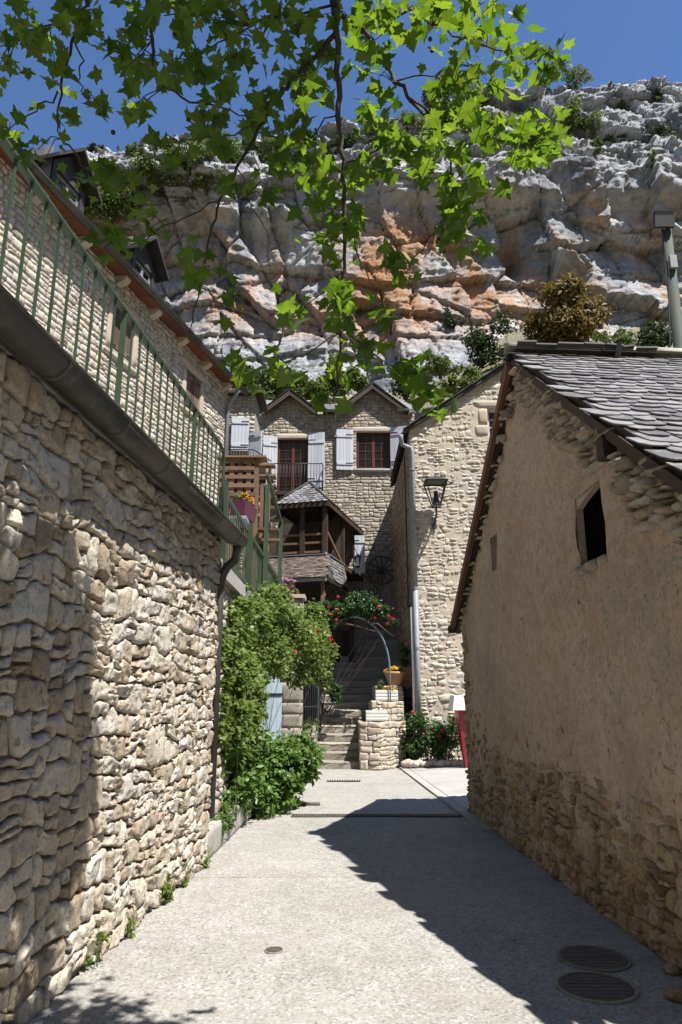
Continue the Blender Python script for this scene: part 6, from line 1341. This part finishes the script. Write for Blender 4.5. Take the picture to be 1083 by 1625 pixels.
CLU = [(30, 40, 42, 50, 26, 2.05), (85, 70, 35, 45, 14, 2.15), (20, 95, 25, 25, 10, 2.05), (130, 30, 45, 30, 16, 2.2), (190, 60, 35, 40, 18, 2.3), (240, 85, 45, 40, 28, 2.35), (290, 110, 45, 40, 30, 2.4), (230, 25, 35, 25, 16, 2.3), (300, 25, 50, 32, 30, 2.3), (370, 20, 50, 30, 26, 2.35), (385, 85, 40, 45, 26, 2.4), (350, 130, 35, 30, 14, 2.45), (310, 180, 45, 22, 18, 2.45), (235, 170, 40, 20, 14, 2.4), (150, 165, 30, 20, 10, 2.3),
       (455, 40, 45, 45, 34, 2.4), (500, 90, 35, 40, 26, 2.5), (465, 130, 40, 30, 18, 2.5), (420, 165, 30, 25, 12, 2.5), (560, 20, 50, 26, 26, 2.4), (625, 25, 45, 35, 28, 2.4), (690, 25, 40, 35, 26, 2.35), (755, 18, 40, 24, 20, 2.3), (770, 55, 35, 25, 16, 2.3), (575, 90, 22, 30, 8, 2.5), (600, 130, 18, 18, 5, 2.5), (690, 105, 35, 30, 14, 2.45), (740, 120, 35, 35, 16, 2.4), (800, 100, 35, 30, 18, 2.35), (860, 95, 32, 30, 22, 2.3), (700, 155, 30, 25, 12, 2.45),
       (780, 200, 45, 28, 24, 2.4), (840, 215, 45, 32, 34, 2.4), (885, 215, 22, 25, 12, 2.4), (740, 215, 35, 25, 16, 2.45), (820, 250, 40, 18, 12, 2.4), (590, 200, 30, 25, 16, 2.6), (640, 220, 40, 30, 24, 2.6), (690, 250, 35, 35, 24, 2.55), (610, 250, 35, 30, 20, 2.65), (570, 280, 25, 25, 12, 2.7), (730, 290, 32, 35, 26, 2.6), (735, 345, 32, 35, 26, 2.6), (760, 395, 14, 16, 6, 2.65), (715, 370, 20, 20, 8, 2.65), (640, 435, 15, 30, 7, 2.75), (620, 400, 12, 12, 3, 2.75),
       (480, 215, 35, 30, 20, 2.65), (450, 260, 35, 35, 20, 2.7), (500, 275, 30, 30, 14, 2.7), (510, 330, 30, 25, 12, 2.75), (560, 350, 30, 30, 14, 2.75), (500, 375, 20, 25, 7, 2.75), (400, 200, 25, 25, 10, 2.55), (350, 220, 30, 18, 10, 2.5), (415, 300, 20, 18, 6, 2.65), (350, 290, 30, 20, 6, 2.65), (260, 250, 25, 20, 8, 2.45), (195, 285, 32, 22, 12, 2.45), (150, 285, 20, 30, 8, 2.4), (60, 250, 20, 22, 9, 2.3), (180, 385, 38, 22, 14, 2.45), (250, 350, 30, 25, 8, 2.55), (310, 395, 25, 25, 7, 2.65), (280, 440, 22, 20, 5, 2.65),
       (372, 495, 14, 12, 5, 2.75), (345, 430, 15, 15, 3, 2.7), (480, 485, 30, 15, 9, 2.8), (540, 445, 20, 20, 8, 2.8), (565, 475, 30, 18, 9, 2.8), (600, 500, 20, 20, 7, 2.85), (545, 520, 20, 25, 9, 2.85), (590, 560, 25, 18, 10, 2.9), (625, 590, 32, 20, 16, 2.9), (665, 615, 28, 20, 14, 2.9), (540, 600, 25, 25, 8, 2.95), (470, 580, 30, 18, 7, 2.9), (395, 600, 22, 32, 11, 2.95), (440, 570, 20, 12, 4, 2.9), (520, 635, 15, 15, 4, 3.0), (15, 205, 12, 12, 4, 2.3), (110, 205, 20, 20, 6, 2.35), (100, 130, 22, 25, 6, 2.3)]
rg = random.Random(21); viewed = []; other = []; tw = MB()
def add_leaf(p, sz, out, face=.45):
    view = (Vector((0, 0, CAM_H)) - p).normalized()
    nr = Vector((rg.gauss(0, .45), rg.gauss(0, .45), rg.gauss(.62, .35))) - view * face * rg.uniform(-.1, 1.2); nr.normalize()
    t = Vector((rg.gauss(0, .55), rg.gauss(0, .55), -.55 + rg.gauss(0, .4))); t = t - nr * t.dot(nr); t.normalize(); s = t.cross(nr)
    mt = Matrix(((s.x * sz, t.x * sz, nr.x * sz, p.x), (s.y * sz, t.y * sz, nr.y * sz, p.y), (s.z * sz, t.z * sz, nr.z * sz, p.z), (0, 0, 0, 1))); out.append((mt, rg.randrange(8)))
for (px, py, rx, ry, n, Y) in CLU:
    n = max(2, int(n * 1.08 + .5)); c = P(px, py, Y); near = min(allp, key=lambda q: (q - c).length); tips = []
    for k in range(max(2, n // 4)):
        a = P(px + rg.gauss(0, .55) * rx, py + rg.gauss(0, .55) * ry, Y + rg.gauss(0, .16)); m = near.lerp(a, .5) + Vector((rg.gauss(0, .015), rg.gauss(0, .02), .02)); tw.tube([near, m, a], [.0026, .002, .0012], 4, False); tips.append((m, a))
    for k in range(n):
        m, a = tips[k % len(tips)]; p = m.lerp(a, rg.uniform(.35, 1.15)) + Vector((rg.gauss(0, .035), rg.gauss(0, .04), rg.gauss(0, .03)))
        add_leaf(p, rg.uniform(.032, .076) * (Y / 2.5), viewed)
tw.build('twigs', M['bark'], tr, True, 'stuff')
# crown above and behind the picture
for k in range(4800):
    b = rg.choice([(.25, 2.35, 5.9, .45, .5, .4), (.1, 1.5, 5.9, .5, .5, .4), (.35, 1.3, 6.3, .5, .6, .4), (.5, 2.0, 6.3, .35, .5, .35), (.1, 1.0, 5.9, .5, .6, .4), (-.9, .2, 6.2, .8, .9, .6), (.1, .3, 6.6, .7, .9, .6), (-.2, -1.2, 6.6, 1.2, 1.0, .8), (.9, -2.6, 6.6, 1.5, 1.2, 1.0), (-.3, .9, 5.9, .4, .5, .4)])
    while True:
        d = Vector((rg.uniform(-1, 1), rg.uniform(-1, 1), rg.uniform(-1, 1)))
        if d.length < 1: break
    p = Vector((b[0] + d.x * b[3], b[1] + d.y * b[4], b[2] + d.z * b[5]))
    if p.z < CAM_H + 1.26 * p.y + .1: continue
    add_leaf(p, rg.uniform(.09, .14), other, 0)
viewed.sort(key=lambda q: (q[0].translation - Vector((0, 0, CAM_H))).length)
off = Matrix.Translation(-wloc(tr)); rest = []
step = max(1, len(viewed) // 300)
for i, (mt, kd) in enumerate(viewed):
    if i < 300: o = link('leaf', kinds[kd][2], M['leaf_plane'], tr, False); o.matrix_local = off @ mt
    else: rest.append((mt, kd))
def joined(lst, name):
    VV = []; FF = []; b = 0
    for mt, kd in lst:
        V = kinds[kd][0]; A_ = np.array(mt); VV.append(V @ A_[:3, :3].T + A_[:3, 3]); FF += [(f[0] + b, f[1] + b, f[2] + b) for f in kinds[kd][1]]; b += len(V)
    link(name, mesh_np(np.concatenate(VV), np.array(FF)), M['leaf_plane'], tr, True, 'stuff')
joined(rest, 'leaves'); joined(other, 'crown')
V, F, _c = leaf_cloud([((2.6, -3.2, 7.2), (2.2, 1.5, 1.5)), ((-1.6, -3.0, 7.6), (2.2, 2.0, 1.5)), ((.0, -1.4, 8.0), (1.8, 1.2, 1.0)), ((-3.2, -.4, 7.8), (1.5, 1.5, 1.0)), ((.6, -5.0, 8.6), (3.0, 2.0, 1.6)), ((-1.2, .2, 7.0), (1.2, .9, .7)), ((3.8, -2.6, 6.6), (1.2, 1.2, 1.2))], 14000, .20, .18, np.random.RandomState(4), clump=.30, up=.8)
link('upper_crown', mesh_np(V, F), M['leaf_plane'], tr, True, 'stuff')  # unseen foliage added overhead to hold back skylight
for tip in ((-1.6, -3.0, 7.4), (2.6, -3.2, 7.0), (.6, -5.0, 8.4), (-3.0, -.6, 7.6), (3.8, -2.7, 6.4)):
    a_ = Vector((1.3, -3.6, 4.4)); b_ = Vector(tip); MB().tube([a_, a_.lerp(b_, .4) + Vector((0, 0, .5)), b_], [.13, .09, .03], 8).build('limb', M['bark'], tr, True)
for k, (px, py) in enumerate(((683, 62), (686, 80), (656, 76), (278, 55), (180, 210), (455, 68), (300, 190))):
    c = P(px, py, 2.4); MB().lathe([(.003, -.009), (.008, -.006), (.010, 0), (.008, .006), (.003, .009)], c, 8).build('seed_ball', M['bark'], tr, True)
